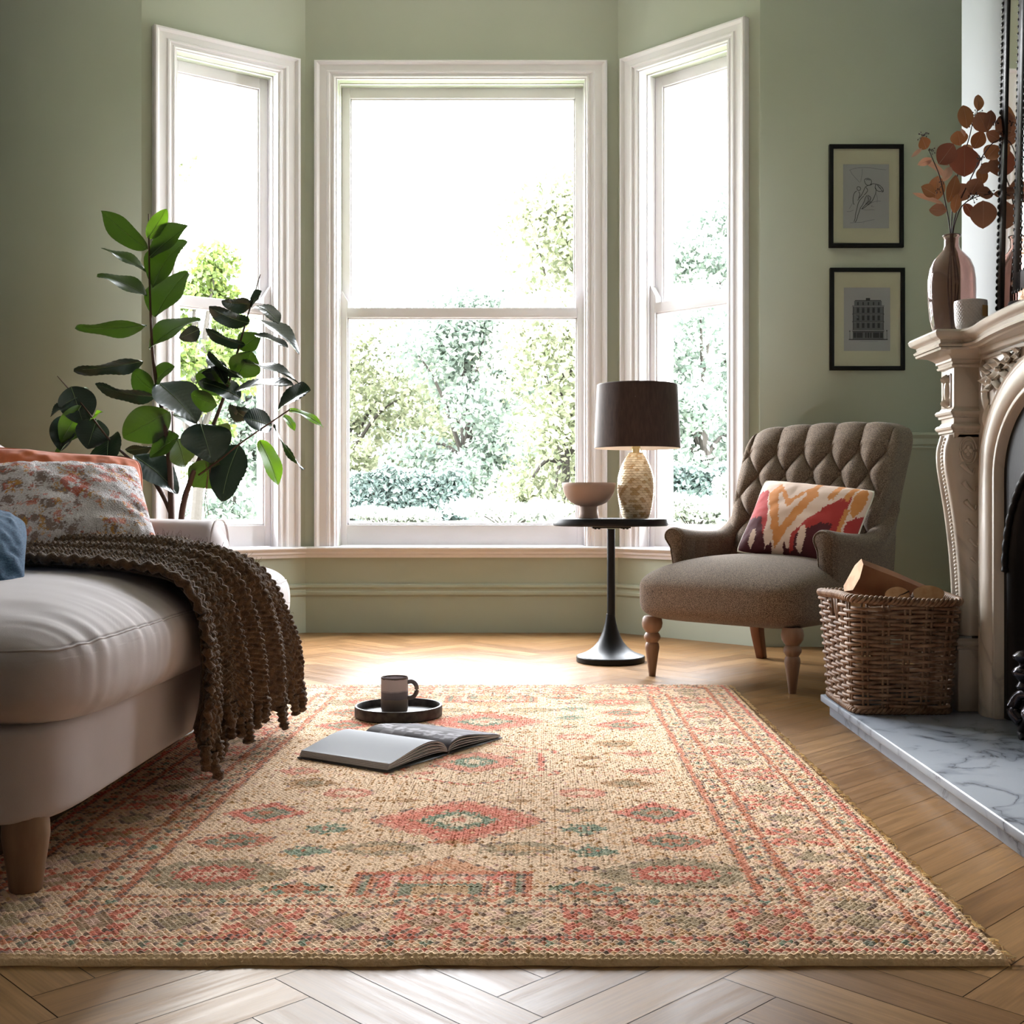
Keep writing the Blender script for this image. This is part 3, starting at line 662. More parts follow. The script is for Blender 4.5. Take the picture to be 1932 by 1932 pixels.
# ================================================================ knitted throw
M_knit = mat('brown_chunky_wool', C(100, 76, 52), .95, col2=C(72, 52, 35), nscale=60, bump=.8, bscale=300, bdist=.004, sheen=.25)
def throw_():
    import bisect
    # centre-line profile in (x,z): from the seat near the pillows, over the front edge, down
    base = [(-1.30, .512), (-1.15, .514), (-1.00, .511), (-.90, .503), (-.82, .485), (-.775, .450), (-.755, .405), (-.750, .34), (-.752, .27), (-.757, .21), (-.765, .17), (-.772, .135)]
    pr = smooth_path([(x, 0, z) for x, z in base], 400)[:, [0, 2]]
    d = np.r_[0, np.cumsum(np.linalg.norm(np.diff(pr, axis=0), axis=1))]; Lp = d[-1]
    ns, nt = int(Lp/.0027), 330
    s = np.linspace(0, Lp, ns); x = np.interp(s, d, pr[:, 0]); z = np.interp(s, d, pr[:, 1])
    tx = np.gradient(x); tz = np.gradient(z); ln = np.hypot(tx, tz); nx, nz = -tz/ln, tx/ln   # outward/up normal
    nx, nz = -nx*0+(-tz/ln), (tx/ln)
    S, T = np.meshgrid(s, np.linspace(0, 1, nt), indexing='ij')
    X = x[:, None]+0*T; Z = z[:, None]+0*T; NX = (nx)[:, None]+0*T; NZ = nz[:, None]+0*T
    hang = np.clip((S-.50*Lp)/(.5*Lp), 0, 1)
    Y = 2.50+.66*T-.05*hang*(1-T)+.20*hang**1.2*T+.018*np.sin(S*9)*(1-hang)
    # near edge runs a little diagonally on the seat
    Y += (1-T)*.05*np.clip((-1.0-X)/.3, 0, 1)
    # big soft folds
    fold = .011+.026*hang
    ph = T*2*PI*4.6+.9*np.sin(S*3.1)+1.2*vnoise(S*3, T*3, 4)
    off = fold*(np.sin(ph)+.35*np.sin(2.3*ph+1))*np.clip(T*8, 0, 1)**.5
    off += .034*np.exp(-((T-.72)/.28)**2)*(1-hang)+.012
    off += .020*hang*(1+np.sin(T*9+.5))*.5
    off = np.maximum(off, -.004+0*off) if False else off*np.where(hang < .3, 1, 1)
    off = np.where(hang <= 0, np.abs(off)*.9+.004, off+.006*np.clip(hang*6, 0, 1)+.016*np.clip(hang*1.6-.5, 0, 1)+.004)
    off = off-.034*np.clip(T-.5, 0, 1)*2*np.clip(1-hang*1.6, 0, 1)*np.clip((X+.95)/.15, 0, 1)
    # knitted rows of plump loops
    p, q = .0175, .0135; row = np.floor(S/q); a = (T*.86/p+.5*(row % 2)); fa = a-np.floor(a); fb = S/q-row
    st = (np.sin(PI*fa)**.55)*(np.sin(PI*fb)**.6)*(.75+.5*vnoise(np.floor(a)*3.1, row*5.7, 8))
    off2 = off+st*.0085
    X = X-.030*T**1.5*np.clip(1-hang*1.4, 0, 1)*np.clip((X+1.0)/.2, 0, 1)
    X2 = X+NX*off2; Z2 = Z+NZ*off2; Y2 = Y+.012*np.cos(ph)*hang+.003*np.sin(PI*2*fb)
    Z2 -= hang**3*(.03*np.sin(T*PI*7+.5)+.02*np.sin(T*PI*19)) - hang**2*.045*np.clip(T-.35, 0, 1)-hang**3*.035*(1-T)
    col = np.ones(X.shape+(3,))*(.80+.35*vnoise(np.floor(a)*1.3, row*2.7, 12))[..., None]
    mb = MB(); mb.grid(np.stack([X2, Y2, Z2], -1), flip=False, col=col)
    inner = np.stack([X+NX*(off-.010), Y, Z+NZ*(off-.010)], -1); inner[..., 2] += (Z2-Z-NZ*off2)
    mb.grid(inner[::4, ::4], flip=True, col=np.ones(3)*.5)
    o = obj('knitted_throw', mb, M_knit, angle=180)
    tag(o, 'chunky brown knitted throw draped over the front of the sofa', 'blanket')
    # thick rope edges along both sides and twisted yarn tassels on the hem
    rr = random.Random(9)
    def E(k): return np.stack([X2[:, k], Y2[:, k], Z2[:, k]], -1)
    for k in (0, -1):
        e = E(k)[::4]; n = len(e); r = .008+.0035*np.abs(np.sin(np.arange(n)*.55)); t = MB().tube(e, r, 8, col=np.ones(3)*.9); obj('edge_cord', t, M_knit, o, angle=180)
    hem = np.stack([X2[-1], Y2[-1], Z2[-1]], -1)
    for i in range(42):
        j = int((i+.5)/42*nt); b = hem[min(j, nt-1)]; Ln = .032+.022*rr.random(); dx = rr.uniform(-.01, .022)
        if b[2]-Ln < .018: Ln = max(.02, b[2]-.02)
        pts = [b+np.array([0, 0, .012]), b+np.array([dx*.4, rr.uniform(-.006, .006), -Ln*.4]), b+np.array([dx, rr.uniform(-.012, .012), -Ln])]
        pp = smooth_path(pts, 14); t = MB()
        r = .0118*(1+.28*np.sin(np.arange(14)*1.9+i)); r[-1] *= .5; t.tube(pp, r, 8, col=np.ones(3)*(.75+.3*rr.random()))
        obj('tassel', t, M_knit, o, angle=180)
    # stray wool fibres
    f = MB()
    for i in range(1500):
        a, b = rr.randrange(ns), rr.randrange(nt); c = np.array([X2[a, b], Y2[a, b], Z2[a, b]]); n = np.array([NX[a, b], 0, NZ[a, b]])
        dv = n*rr.uniform(.006, .014)+np.array([rr.uniform(-.008, .008) for _ in range(3)]); w_ = np.array([rr.uniform(-.004, .004) for _ in range(3)])
        f.tube([c, c+dv*.6+w_, c+dv], .00035, 3, cap=False)
    e = obj('wool_fuzz', f, M_knit, o); e['kind'] = 'stuff'
throw_()

# ================================================================ scatter cushions
def pillow(name, label, c, xa, up, w_, h_, th, m, colf=None, n=60, pipe=None, pr=.004, wr=.006, seed=1, group=None, pinch=.10, belly=2.4, rnd=.05):
    xa = Vector(xa).normalized(); up = Vector(up); up = (up-xa*up.dot(xa)).normalized(); nn = xa.cross(up)
    u = np.linspace(-1, 1, n); U, V = np.meshgrid(u, u, indexing='ij')
    rd = 1-rnd*np.abs(U*V)**5; k = (1-pinch*(1-np.abs(V)**2)*np.abs(U)**2)*rd; k2 = (1-pinch*(1-np.abs(U)**2)*np.abs(V)**2)*rd
    t = ((1-np.abs(U)**belly)*(1-np.abs(V)**belly)).clip(0)**.55*th/2
    mb = MB(); c = np.array(c); ax, ay, az = np.array(xa), np.array(up), np.array(nn)
    for sg in (1, -1):
        e = ((1-U**2)*(1-V**2)).clip(0)
        d = wr*(vnoise(U*5+10, V*5+10, seed)-.5)*e**.3+wr*.7*(vnoise(U*13+10, V*9+10, seed+3)-.5)*(1-e)*np.clip(e*5, 0, 1)
        P = c+(U*w_/2*k)[..., None]*ax+(V*h_/2*k2)[..., None]*ay+(sg*(t+d))[..., None]*az
        col = None if colf is None else colf(U, V, sg)
        mb.grid(P, flip=(sg < 0), col=col)
    o = obj(name, mb, m, angle=180); tag(o, label, 'cushion', group)
    if pipe:
        r = [(-1+2*i/24, -1) for i in range(24)]+[(1, -1+2*i/24) for i in range(24)]+[(1-2*i/24, 1) for i in range(24)]+[(-1, 1-2*i/24) for i in range(24)]
        pts = []
        for a, b in r:
            rd_ = 1-rnd*abs(a*b)**5; q = c+ax*a*w_/2*(1-pinch*(1-b*b)*a*a)*rd_+ay*b*h_/2*(1-pinch*(1-a*a)*b*b)*rd_; pts.append(q)
        obj('piping', MB().tube(pts, pr, 6, closed=True), pipe, o, angle=180)
    return o
M_rust = mat('rust_linen', C(196, 106, 66), .85, col2=C(176, 90, 54), nscale=14, bump=.3, bscale=600, bdist=.0006, sheen=.25)
M_blue = mat('slate_blue_weave', C(62, 92, 120), .9, col2=C(40, 66, 92), nscale=160, stretch=(1, 1, 3), nr=(.4, .65), bump=.5, bscale=420, bdist=.0015, bstretch=(1, 1, 3))
M_boucle = mat('flecked_boucle', (1, 1, 1, 1), .95, attr=True, bump=1.0, bscale=260, bdist=.006, bdet=5, col2=(.72, .70, .70, 1), nscale=240, nr=(.35, .7))
def boucle(U, V, sg):
    x, y = U*.24, V*.20
    K = CN(228, 222, 226)+0*U[..., None]; g = vnoise(x*260, y*260, 3)[..., None]; K = K*(.82+.28*g)
    n1 = vnoise(x*22, y*22, 5)+.5*vnoise(x*60, y*60, 6); n2 = vnoise(x*20+50, y*24, 7)+.5*vnoise(x*70, y*70, 8); n3 = vnoise(x*24+90, y*26, 9)+.45*vnoise(x*80, y*60, 10)
    left = np.clip(-(U+V*.8)*.22, -.1, .25)
    dth = (vnoise(x*330, y*330, 31)-.5)*.55
    n1 = vnoise(x*34, y*38, 5)+.5*vnoise(x*90, y*90, 6)+dth; n2 = vnoise(x*36+50, y*44, 7)+.5*vnoise(x*100, y*100, 8)+dth; n3 = vnoise(x*44+90, y*46, 9)+.45*vnoise(x*110, y*90, 10)+dth
    def put(m, c, a=.85):
        nonlocal K; K = np.where(m[..., None], c*a+K*(1-a), K)
    put(n1+left > 1.02, CN(116, 84, 70), .8); put((n2 > 1.08), CN(196, 92, 70), .75); put(n3 > 1.10, CN(206, 150, 70), .8); put((n1 < .42) & (n2 > .8), CN(226, 150, 120), .8)
    put((np.abs(U-.12) < .16) & (np.abs(V-.15) < .28) & (np.abs(U-.12)/.16+np.abs(V-.15)/.28 < 1.05) & (n3 > .55), CN(190, 88, 66), .85)
    return K
pillow('rust_cushion', 'plain rust orange cushion standing behind the speckled cushion on the sofa', (-1.385, 3.36, .620), (.86, .50, -.06), (-.22, .30, .93), .46, .40, .17, M_rust, pipe=M_rust, seed=4, pr=.0035, wr=.020, rnd=.09, pinch=.05)
pillow('speckled_cushion', 'pale grey speckled cushion with rust and ochre flecks leaning on the rust cushion', (-1.270, 3.08, .632), (.86, .50, .01), (-.62, .55, .62), .45, .40, .14, M_boucle, colf=boucle, n=150, seed=6, wr=.012, pinch=.04, rnd=.05)
pillow('blue_cushion', 'slate blue cushion at the left edge on the sofa seat', (-1.245, 2.34, .565), (.85, .5, -.20), (-.95, .25, .68), .40, .30, .17, M_blue, seed=8, wr=.016, pinch=.04, rnd=.10)
# ================================================================ armchair
M_tweed = mat('brown_tweed', C(134, 115, 97), .95, col2=C(62, 52, 44), nscale=420, nr=(.40, .6), ndet=2, bump=.7, bscale=420, bdist=.002, sheen=.12)
M_legc = mat('turned_light_oak', C(140, 110, 90), .5, col2=C(118, 90, 70), nscale=8, stretch=(3, 3, .5))
M_legd = mat('walnut_stained_leg', C(112, 66, 38), .4, col2=C(88, 48, 28), nscale=8, stretch=(3, 3, .5))
CHC = (.8635, 4.445); CHA = math.atan2(-.6765, .7365)
chair = thing('tufted_armchair', 'brown tweed button-backed armchair on turned legs by the right window', 'armchair', (CHC[0], CHC[1], 0), CHA)
MC = Matrix.Translation((CHC[0], CHC[1], 0)) @ Matrix.Rotation(CHA, 4, 'Z')
def cw(P): return xf(np.asarray(P, dtype=float), MC)
def chair_():
    # seat: sprung and domed
    def ws(P, u):
        P = P.copy(); top = np.clip(u[:, 2], 0, 1)
        P[:, 2] += top*.030*(1-u[:, 0]**2)*(1-.7*np.clip(-u[:, 1], 0, 1)**2)
        f = np.clip(-u[:, 1], 0, 1)**3; P[:, 2] -= top*f*.05
        P[:, 0] *= 1+.03*np.clip(-P[:, 1]*2, 0, 1)-.05*np.clip(P[:, 1]*2, 0, 1)
        P[:, 1] -= .012*f*(1-np.abs(u[:, 0])**2)
        return cw(P)
    mb = MB(); mb.sbox((0, -.035, .318), (.350, .378, .112), p=8, n=60, warp=ws, pz=4.6); obj('seat', mb, M_tweed, chair, angle=180)
    # back: leaning, deep buttoned
    px, pz = .124, .086; zr = .850
    def tuft(x, z):
        xx = x/px; zz = (z-zr)/pz
        a = (xx+.5)+zz*.5; b = (xx+.5)-zz*.5
        dz = np.abs(np.sin(PI*a))*np.abs(np.sin(PI*b))
        dia_ = dz**.38
        ple = np.abs(np.sin(PI*(xx+.5)))**.40
        t = np.clip((zz-.0)/.35, 0, 1)
        return dia_*(1-t)+ple*t
    def wbk(P, u):
        P = P.copy(); z = P[:, 2]; x = P[:, 0]
        hh = np.clip((z-.38)/.6, 0, 1)
        x = x*(.93+.07*hh)
        front = np.clip(-u[:, 1]*1.3, 0, 1)
        e = np.clip((1-np.abs(u[:, 0]))*5, 0, 1)*np.clip((1-u[:, 2])*4, .35, 1)
        y = P[:, 1]-front*.050*(tuft(x, z)-.55)*e+front*0
        y = y-.035*np.abs(u[:, 0])**3*front*(1-hh*.6)
        y = y+.20*hh**1.15-.02*np.sin(hh*PI)
        zz = z+.012*(u[:, 2] > .3)*(1-u[:, 0]**2)-.010*(1-tuft(x, z+0*z))*(u[:, 2] > .75)*(np.abs(u[:, 0]) < .9)
        return cw(np.stack([x, y, zz], -1))
    mb = MB(); mb.sbox((0, .285, .665), (.352, .085, .303), p=7, n=150, warp=wbk, pz=8); bk = obj('backrest', mb, M_tweed, chair, angle=180)
    # buttons
    for i in range(5):
        z = zr-i*pz; n = 4 if i % 2 == 0 else 5
        for k in range(n):
            x = (k-(n-1)/2)*px
            hh = min(1, max(0, (z-.38)/.6)); y = .285-.085+.022+.20*hh**1.15-.02*math.sin(hh*PI)
            b = MB(); b.sbox((0, 0, 0), (.010, .006, .010), p=2.2, n=7, warp=lambda P, u, x=x, y=y, z=z: cw(P+np.array([x, y-.004, z]))); obj('button', b, M_tweed, bk, angle=180)
    # arms: padded top roll over a shaped side panel
    for sg in (-1, 1):
        n = 44; ts = np.linspace(0, 1, n); P = []
        prof = []
        for t in np.linspace(0, 2*PI, 48, endpoint=False): prof.append((math.cos(t), math.sin(t)))
        for t in ts:
            y = -.185+.52*t                        # front to back
            zt = .562-.020*math.sin(t*PI)+.11*max(0, (t-.62)/.38)**2
            xo = sg*(.322+.012*math.sin(t*PI)); r = .043-.006*t
            ef = 1-max(0, 1-t/.06)**2*.55; yy = y+(.02*(1-t/.3) if t < .3 else 0)*0
            ring = []
            for cx, cz in prof:
                zz_ = zt-.043+r*cz*ef; xx = xo+r*1.18*cx*ef*(1 if cx*sg > 0 else .9)
                if cz < -.15:
                    g = (-cz-.15)/.85; zz_ = zt-.043-r*.15*ef-(zt-.30)*g; xx = xo-sg*.012*g+ (r*.86*ef)*(cx if abs(cx) > .0 else 0)*(1-.0*g)*(abs(cx)**(-.45) if abs(cx) > .02 else 1)
                ring.append((xx, y+ (0.030*(-cz-.15)/.85*0 if cz < -.15 else -.012*ef*(1-t)), zz_))
            P.append(ring)
        P = np.array(P)
        # lean of the front face: bottom further back
        f = np.clip((.56-P[..., 2])/.26, 0, 1); P[..., 1] += f*.05*(1-ts[:, None])
        # vertical pleats on the inner face
        if sg < 0:
            inner = np.clip((P[..., 0]-(-.30))*40, 0, 1)*np.clip((.53-P[..., 2])*30, 0, 1)
            P[..., 0] -= inner*.014*np.exp(-((((P[..., 1]+.03) % .085)-.0425)/.007)**2)
        mb = MB(); k = len(prof); mb.grid(cw(P), cv=True); mb.N += [list(range(k)), [(n-1)*k+i for i in range(k)][::-1]]
        ar = obj('arm', mb, M_tweed, chair, angle=75)
        s = MB(); c0 = P[1]; s.tube(cw(c0[::1]*1.0+np.array([0, -.002, 0])), .0032, 5, closed=True); obj('piping', s, M_tweed, ar, angle=180)
    pf = [(.0125, 0), (.016, .03), (.0235, .085), (.0275, .108), (.0255, .122), (.0215, .128), (.024, .132), (.0305, .142), (.0315, .150), (.027, .160), (.023, .165), (.027, .170), (.0365, .184), (.039, .200), (.036, .218), (.030, .226)]
    for x in (-.30, .30): obj('leg', MB().lathe(pf, tuple(cw([[x, -.343, 0]])[0][:2]), 28), M_legc, chair, angle=50, label='turned light oak front leg')
    for x in (-.27, .27):
        mb = MB(); q = []
        for z, yy, r in ((0, .375, .017), (.10, .345, .021), (.24, .315, .026)): q.append([(x-r, yy-r, z), (x+r, yy-r, z), (x+r, yy+r, z), (x-r, yy+r, z)])
        q = np.array(q); mb.grid(cw(q), cv=True); mb.N += [[0, 1, 2, 3], [11, 10, 9, 8]]; obj('leg', mb, M_legd, chair, smooth=False, bevel=.003, label='square raked dark rear leg')
chair_()
# ikat cushion on the chair
M_ikat = mat('ikat_cotton', (1, 1, 1, 1), .85, attr=True, bump=.25, bscale=700, bdist=.0006, sheen=.1)
M_pipew = mat('cream_piping', C(226, 222, 206), .8)
def ikat(U, V, sg):
    n = vnoise(U*45, V*8+20, 4)-.5; n2 = vnoise(U*10, V*60, 5)-.5; x = U+.03*n2; y = V+.10*n
    cream, och, mar, red = CN(226, 200, 184), CN(206, 136, 76), CN(78, 26, 34), CN(172, 54, 52)
    K = cream+0*U[..., None]
    def put(m, c):
        nonlocal K; K = np.where(m[..., None], c, K)
    # tall chevrons
    d = np.abs(x+.25)
    put((y < .62-d*2.1+1.1*0) & (d < .75), cream)
    put((y > -.9+d*3.0) & (y < .75-(np.abs(d-.30))*1.6), och)
    put((y > -.45+d*3.4) & (y < .50-(np.abs(d-.22))*2.0), cream)
    put((x > -.02) & (x < .74) & (y < -.55+(x+.02)*1.75) & (y < .62) & (x < .62+.10*(y+1)), red)
    put((x > .05) & (y < -.62+(x)*1.0-.0*y) & (x < .6) & (y < -.2), mar)
    put((x < -.52) & (y < .55) & (y < -1.0+(-.30-x)*3.4), red); put((x < -.45) & (y < -.2) & (y < -1.3+(-.30-x)*3.0), mar)
    put(y < -.93+.0*x+np.where(np.abs(x+.22) < .10, -.4, 0)+.20*np.abs(np.sin(x*7)), mar)
    put(((x-.16)/.07)**2+((y+.62)/.30)**2 < 1, cream); put(((x+.72)/.06)**2+((y+.70)/.22)**2 < 1, cream)
    put(((x-.10)/.05)**2+((y-.80)/.30)**2 < 1, och); put((np.abs(x-.36-.12*y) < .055) & (y > .40), och); put((np.abs(x-.60-.12*y) < .05) & (y > .45), och)
    put(((x-.86)/.10)**2+((y-.55)/.42)**2 < 1, och); put((np.abs(x-.74-.05*y) < .035) & (y < .25) & (y > -.5), och)
    put((x > .80) & (y < -.05+(x-.8)*1.5) & (y > -.8), red)
    return K
def onchair(x, y, z): return tuple(cw([[x, y, z]])[0])
ca = onchair(0, 0, 0); xd = np.array(onchair(1, 0, 0))-np.array(ca); yd = np.array(onchair(0, 1, 0))-np.array(ca)
ax = .98*xd+.12*yd+np.array([0, 0, -.10]); upv = .55*yd+np.array([0, 0, .70])+.16*xd
pillow('ikat_cushion', 'maroon, red and cream ikat patterned cushion on the tweed armchair', onchair(.105, .080, .580), tuple(ax), tuple(upv), .46, .355, .15, M_ikat, colf=ikat, n=190, pipe=M_pipew, seed=12, pinch=.05)
# ================================================================ side table, lamp, bowl
M_black = mat('matt_black_metal', C(15, 15, 16), .42, spec=.3)
TX, TY = .277, 4.80
tb = thing('side_table', 'round black pedestal side table between the window and the armchair', 'side table', (TX, TY, 0))
obj('base', MB().lathe([(.138, 0), (.141, .003), (.141, .021), (.138, .025), (.128, .028), (.108, .035), (.088, .046), (.068, .063), (.052, .083), (.040, .106), (.030, .132), (.023, .160), (.0185, .186), (.0175, .196)], (TX, TY), 56), M_black, tb, angle=35)
obj('column', MB().lathe([(.0165, .190), (.0165, .545)], (TX+.002, TY), 28), M_black, tb)
obj('tabletop', MB().lathe([(.230, .558), (.236, .561), (.237, .566), (.237, .583), (.235, .5875), (.231, .589), (.229, .588), (0.0, .588)], (TX, TY), 72), M_black, tb, angle=35)
mb = MB(); mb.box(TX-.078, TX+.078, TY-.078, TY+.078, .5495, .5585)
for dx in (-.065, -.05, .05, .065):
    for dy in (-.06, .06): mb.lathe([(.005, .545), (.0055, .5495)], (TX+dx, TY+dy), 8)
obj('mounting_plate', mb, M_black, tb, smooth=False, bevel=.0008)
M_taupe = mat('taupe_stoneware', C(172, 148, 134), .6, spec=.3, bump=.05, bscale=90)
bx, by = .187, 4.79
bo = MB().lathe([(.040, 0), (.042, .003), (.039, .02), (.036, .047), (.038, .051), (.055, .056), (.074, .066), (.090, .082), (.102, .104), (.109, .130), (.1105, .144), (.108, .146), (.104, .143), (.100, .118), (.090, .094), (.072, .074), (.045, .063), (0, .060)], (bx, by), 64, z=.589)
tag(obj('pedestal_bowl', bo, M_taupe, angle=60), 'taupe footed bowl standing on the black side table', 'bowl')
lx, ly, lz = .381, 4.80, .589
lamp = thing('table_lamp', 'table lamp with gold scaled base and dark brown velvet shade on the side table', 'table lamp', (lx, ly, lz))
M_gold = mat('capiz_gold', (1, 1, 1, 1), .33, metal=.2, attr=True, bump=.2, bscale=60)
def lampbody():
    prof_r = [(.0, .050), (.02, .058), (.06, .066), (.10, .0715), (.14, .0735), (.18, .071), (.21, .064), (.24, .053), (.262, .042), (.278, .031), (.285, .026)]
    zz = np.linspace(0, .266, 230); rr = np.interp(zz, [p[0]*.935 for p in prof_r], [p[1] for p in prof_r])
    k = np.ones(9)/9; rr2 = np.convolve(np.pad(rr, 4, 'edge'), k, 'valid')
    a = np.linspace(0, 2*PI, 360, endpoint=False); Z, A = np.meshgrid(zz, a, indexing='ij'); Rr = rr2[:, None]+0*A
    nsc = 24; rh = .0098; row = np.floor(Z/rh); fz = Z/rh-row
    best = np.zeros_like(Z); ids = np.zeros_like(Z)
    for dr in (0, 1, 2):            # overlapping round scales hanging downwards
        r = row+dr; ph = A/(2*PI)*nsc+.5*(r % 2); c = np.round(ph); dxs = (ph-c)*(2*PI*Rr/nsc); dzs = Z-(r+.35)*rh+0
        top = (r+.9)*rh; dd = np.hypot(dxs, (Z-top))
        rad = .0132; inside = (dd < rad) & (Z <= top+.002); h = (1-(.25*dr))*1.0
        lev = np.where(inside, .35+.65*(top-Z)/rad, 0)*1.0
        upd = lev > best; best = np.where(upd, lev, best); ids = np.where(upd, r*131+c % nsc, ids)
    Rr = Rr+best*.0042
    n = ((np.sin(ids*12.9898)*43758.5453) % 1); n2 = ((np.sin(ids*78.233)*12543.21) % 1)
    col = CN(206, 182, 142)*(1-n[..., None])+CN(240, 226, 196)*n[..., None]; col = np.where((n2 > .78)[..., None], CN(190, 158, 112), col)
    P = np.stack([lx+Rr*np.cos(A), ly+Rr*np.sin(A), lz+Z], -1); mb = MB(); mb.grid(P, cv=True, flip=True, col=col)
    mb.N += [[i for i in range(360)]]; mb.add([(lx, ly, lz)], None)
    obj('scaled_base', mb, M_gold, lamp, angle=60)
lampbody()
M_brass = mat('brushed_brass', C(196, 176, 130), .3, metal=1)
obj('neck', MB().lathe([(.030, 0), (.031, .004), (.024, .006), (.016, .008), (.0155, .022), (.018, .024), (.018, .030), (.014, .034), (.014, .10)], (lx, ly), 32, z=lz+.264), M_brass, lamp, angle=40)
M_shade = mat('brown_velvet_shade', C(66, 50, 46), .85, col2=C(54, 40, 37), nscale=120, stretch=(1, 1, .2), bump=.15, bscale=400, bdist=.0004, sheen=.5)
M_lining = mat('white_shade_lining', C(232, 222, 216), .8)
sz = lz+.288
sh = obj('lamp_shade', MB().lathe([(.1765, 0), (.178, .002), (.178, .006), (.166, .256), (.1655, .261), (.164, .262)], (lx+.006, ly), 80, z=sz, capb=False, capt=False), M_shade, lamp, angle=60)
obj('lining', MB().lathe([(.1765, 0), (.1745, .002), (.1635, .262)], (lx+.006, ly), 80, z=sz, capb=False, capt=False), M_lining, sh, angle=60, label='white inner lining of the shade')
mb = MB()
for k in range(3):
    a = k*2.094+.4; mb.tube([(lx, ly, sz+.10), (lx+.006+.168*math.cos(a), ly+.168*math.sin(a), sz+.20)], .0018, 6)
mb.lathe([(.020, .095), (.020, .103)], (lx, ly), 20, z=sz); mb.lathe([(.013, .1), (.028, .13), (.030, .155), (.02, .18), (0, .185)], (lx, ly), 20, z=sz); obj('bulb_and_spider', mb, M_lining, lamp)
M_cord = mat('clear_flex', C(214, 206, 186), .2, trans=.6)
obj('cord', MB().tube(smooth_path([(lx+.012, ly+.02, lz+.31), (lx+.03, ly+.03, lz+.27), (lx+.062, ly+.035, lz+.20), (lx+.082, ly+.05, lz+.14), (lx+.080, ly+.08, lz+.08), (lx+.06, ly+.11, lz+.03), (lx+.04, ly+.13, lz+.004)], 40), .0022, 6), M_cord, lamp)

# ================================================================ tray, mug, open book on the rug
RZ = .0145
M_stone = mat('dark_marbled_stone', C(68, 62, 58), .5, spec=.3, col2=C(40, 34, 32), nscale=40, nr=(.4, .62), bump=.08, bscale=120)
mb = MB().lathe([(.126, 0), (.130, .003), (.1305, .030), (.129, .033), (.124, .0335), (.122, .031), (.1215, .013), (.119, .011), (0, .0105)], (-.433, 3.49), 80, z=RZ)
tag(obj('round_tray', mb, M_stone, angle=40), 'round dark stone tray on the rug behind the open book', 'tray')
def mugmat():
    m = mat('banded_stoneware', C(140, 132, 130), .5, bump=.15, bscale=150, bdist=.0006); N = m.node_tree.nodes; L = m.node_tree.links; p = N['Principled BSDF']
    t = N.new('ShaderNodeTexCoord'); s = N.new('ShaderNodeSeparateXYZ'); n = N.new('ShaderNodeTexNoise'); n.inputs['Scale'].default_value = 60; L.new(t.outputs['Object'], s.inputs[0])
    L.new(t.outputs['Object'], n.inputs['Vector']); a = N.new('ShaderNodeMath'); a.operation = 'MULTIPLY_ADD'; a.inputs[1].default_value = .006; L.new(n.outputs['Fac'], a.inputs[0]); L.new(s.outputs['Z'], a.inputs[2])
    r = N.new('ShaderNodeMapRange'); r.inputs[1].default_value = 0; r.inputs[2].default_value = .108; L.new(a.outputs[0], r.inputs[0]); cr = N.new('ShaderNodeValToRGB'); cr.color_ramp.interpolation = 'CONSTANT'
    e = cr.color_ramp.elements; e[0].color = C(122, 112, 106); e[1].position = .42; e[1].color = C(106, 102, 110)
    for pos, c in ((.62, C(150, 144, 150)), (.66, C(182, 174, 178)), (.97, C(90, 80, 76))): x = e.new(pos); x.color = c
    L.new(r.outputs[0], cr.inputs[0]); L.new(cr.outputs[0], p.inputs['Base Color']); return m
M_mug = mugmat(); mx_, my_, mz_ = -.4445, 3.485, RZ+.011
mug = thing('stoneware_mug', 'grey banded stoneware mug standing on the round tray', 'mug', (mx_, my_, mz_))
obj('cup', MB().lathe([(.034, 0), (.0385, .004), (.0403, .02), (.0405, .104), (.0398, .1065), (.0385, .105), (.038, .02), (.034, .009), (0, .008)], (mx_, my_), 56, z=mz_), M_mug, mug, angle=50)
hp = smooth_path([(mx_+.038, my_-.003, mz_+.091), (mx_+.052, my_-.004, mz_+.0935), (mx_+.064, my_-.005, mz_+.084), (mx_+.067, my_-.005, mz_+.066), (mx_+.060, my_-.004, mz_+.051), (mx_+.048, my_-.004, mz_+.045), (mx_+.038, my_-.003, mz_+.046)], 36)
obj('handle', MB().tube(hp, .0052, 10, flat=1.3), M_mug, mug, angle=180)
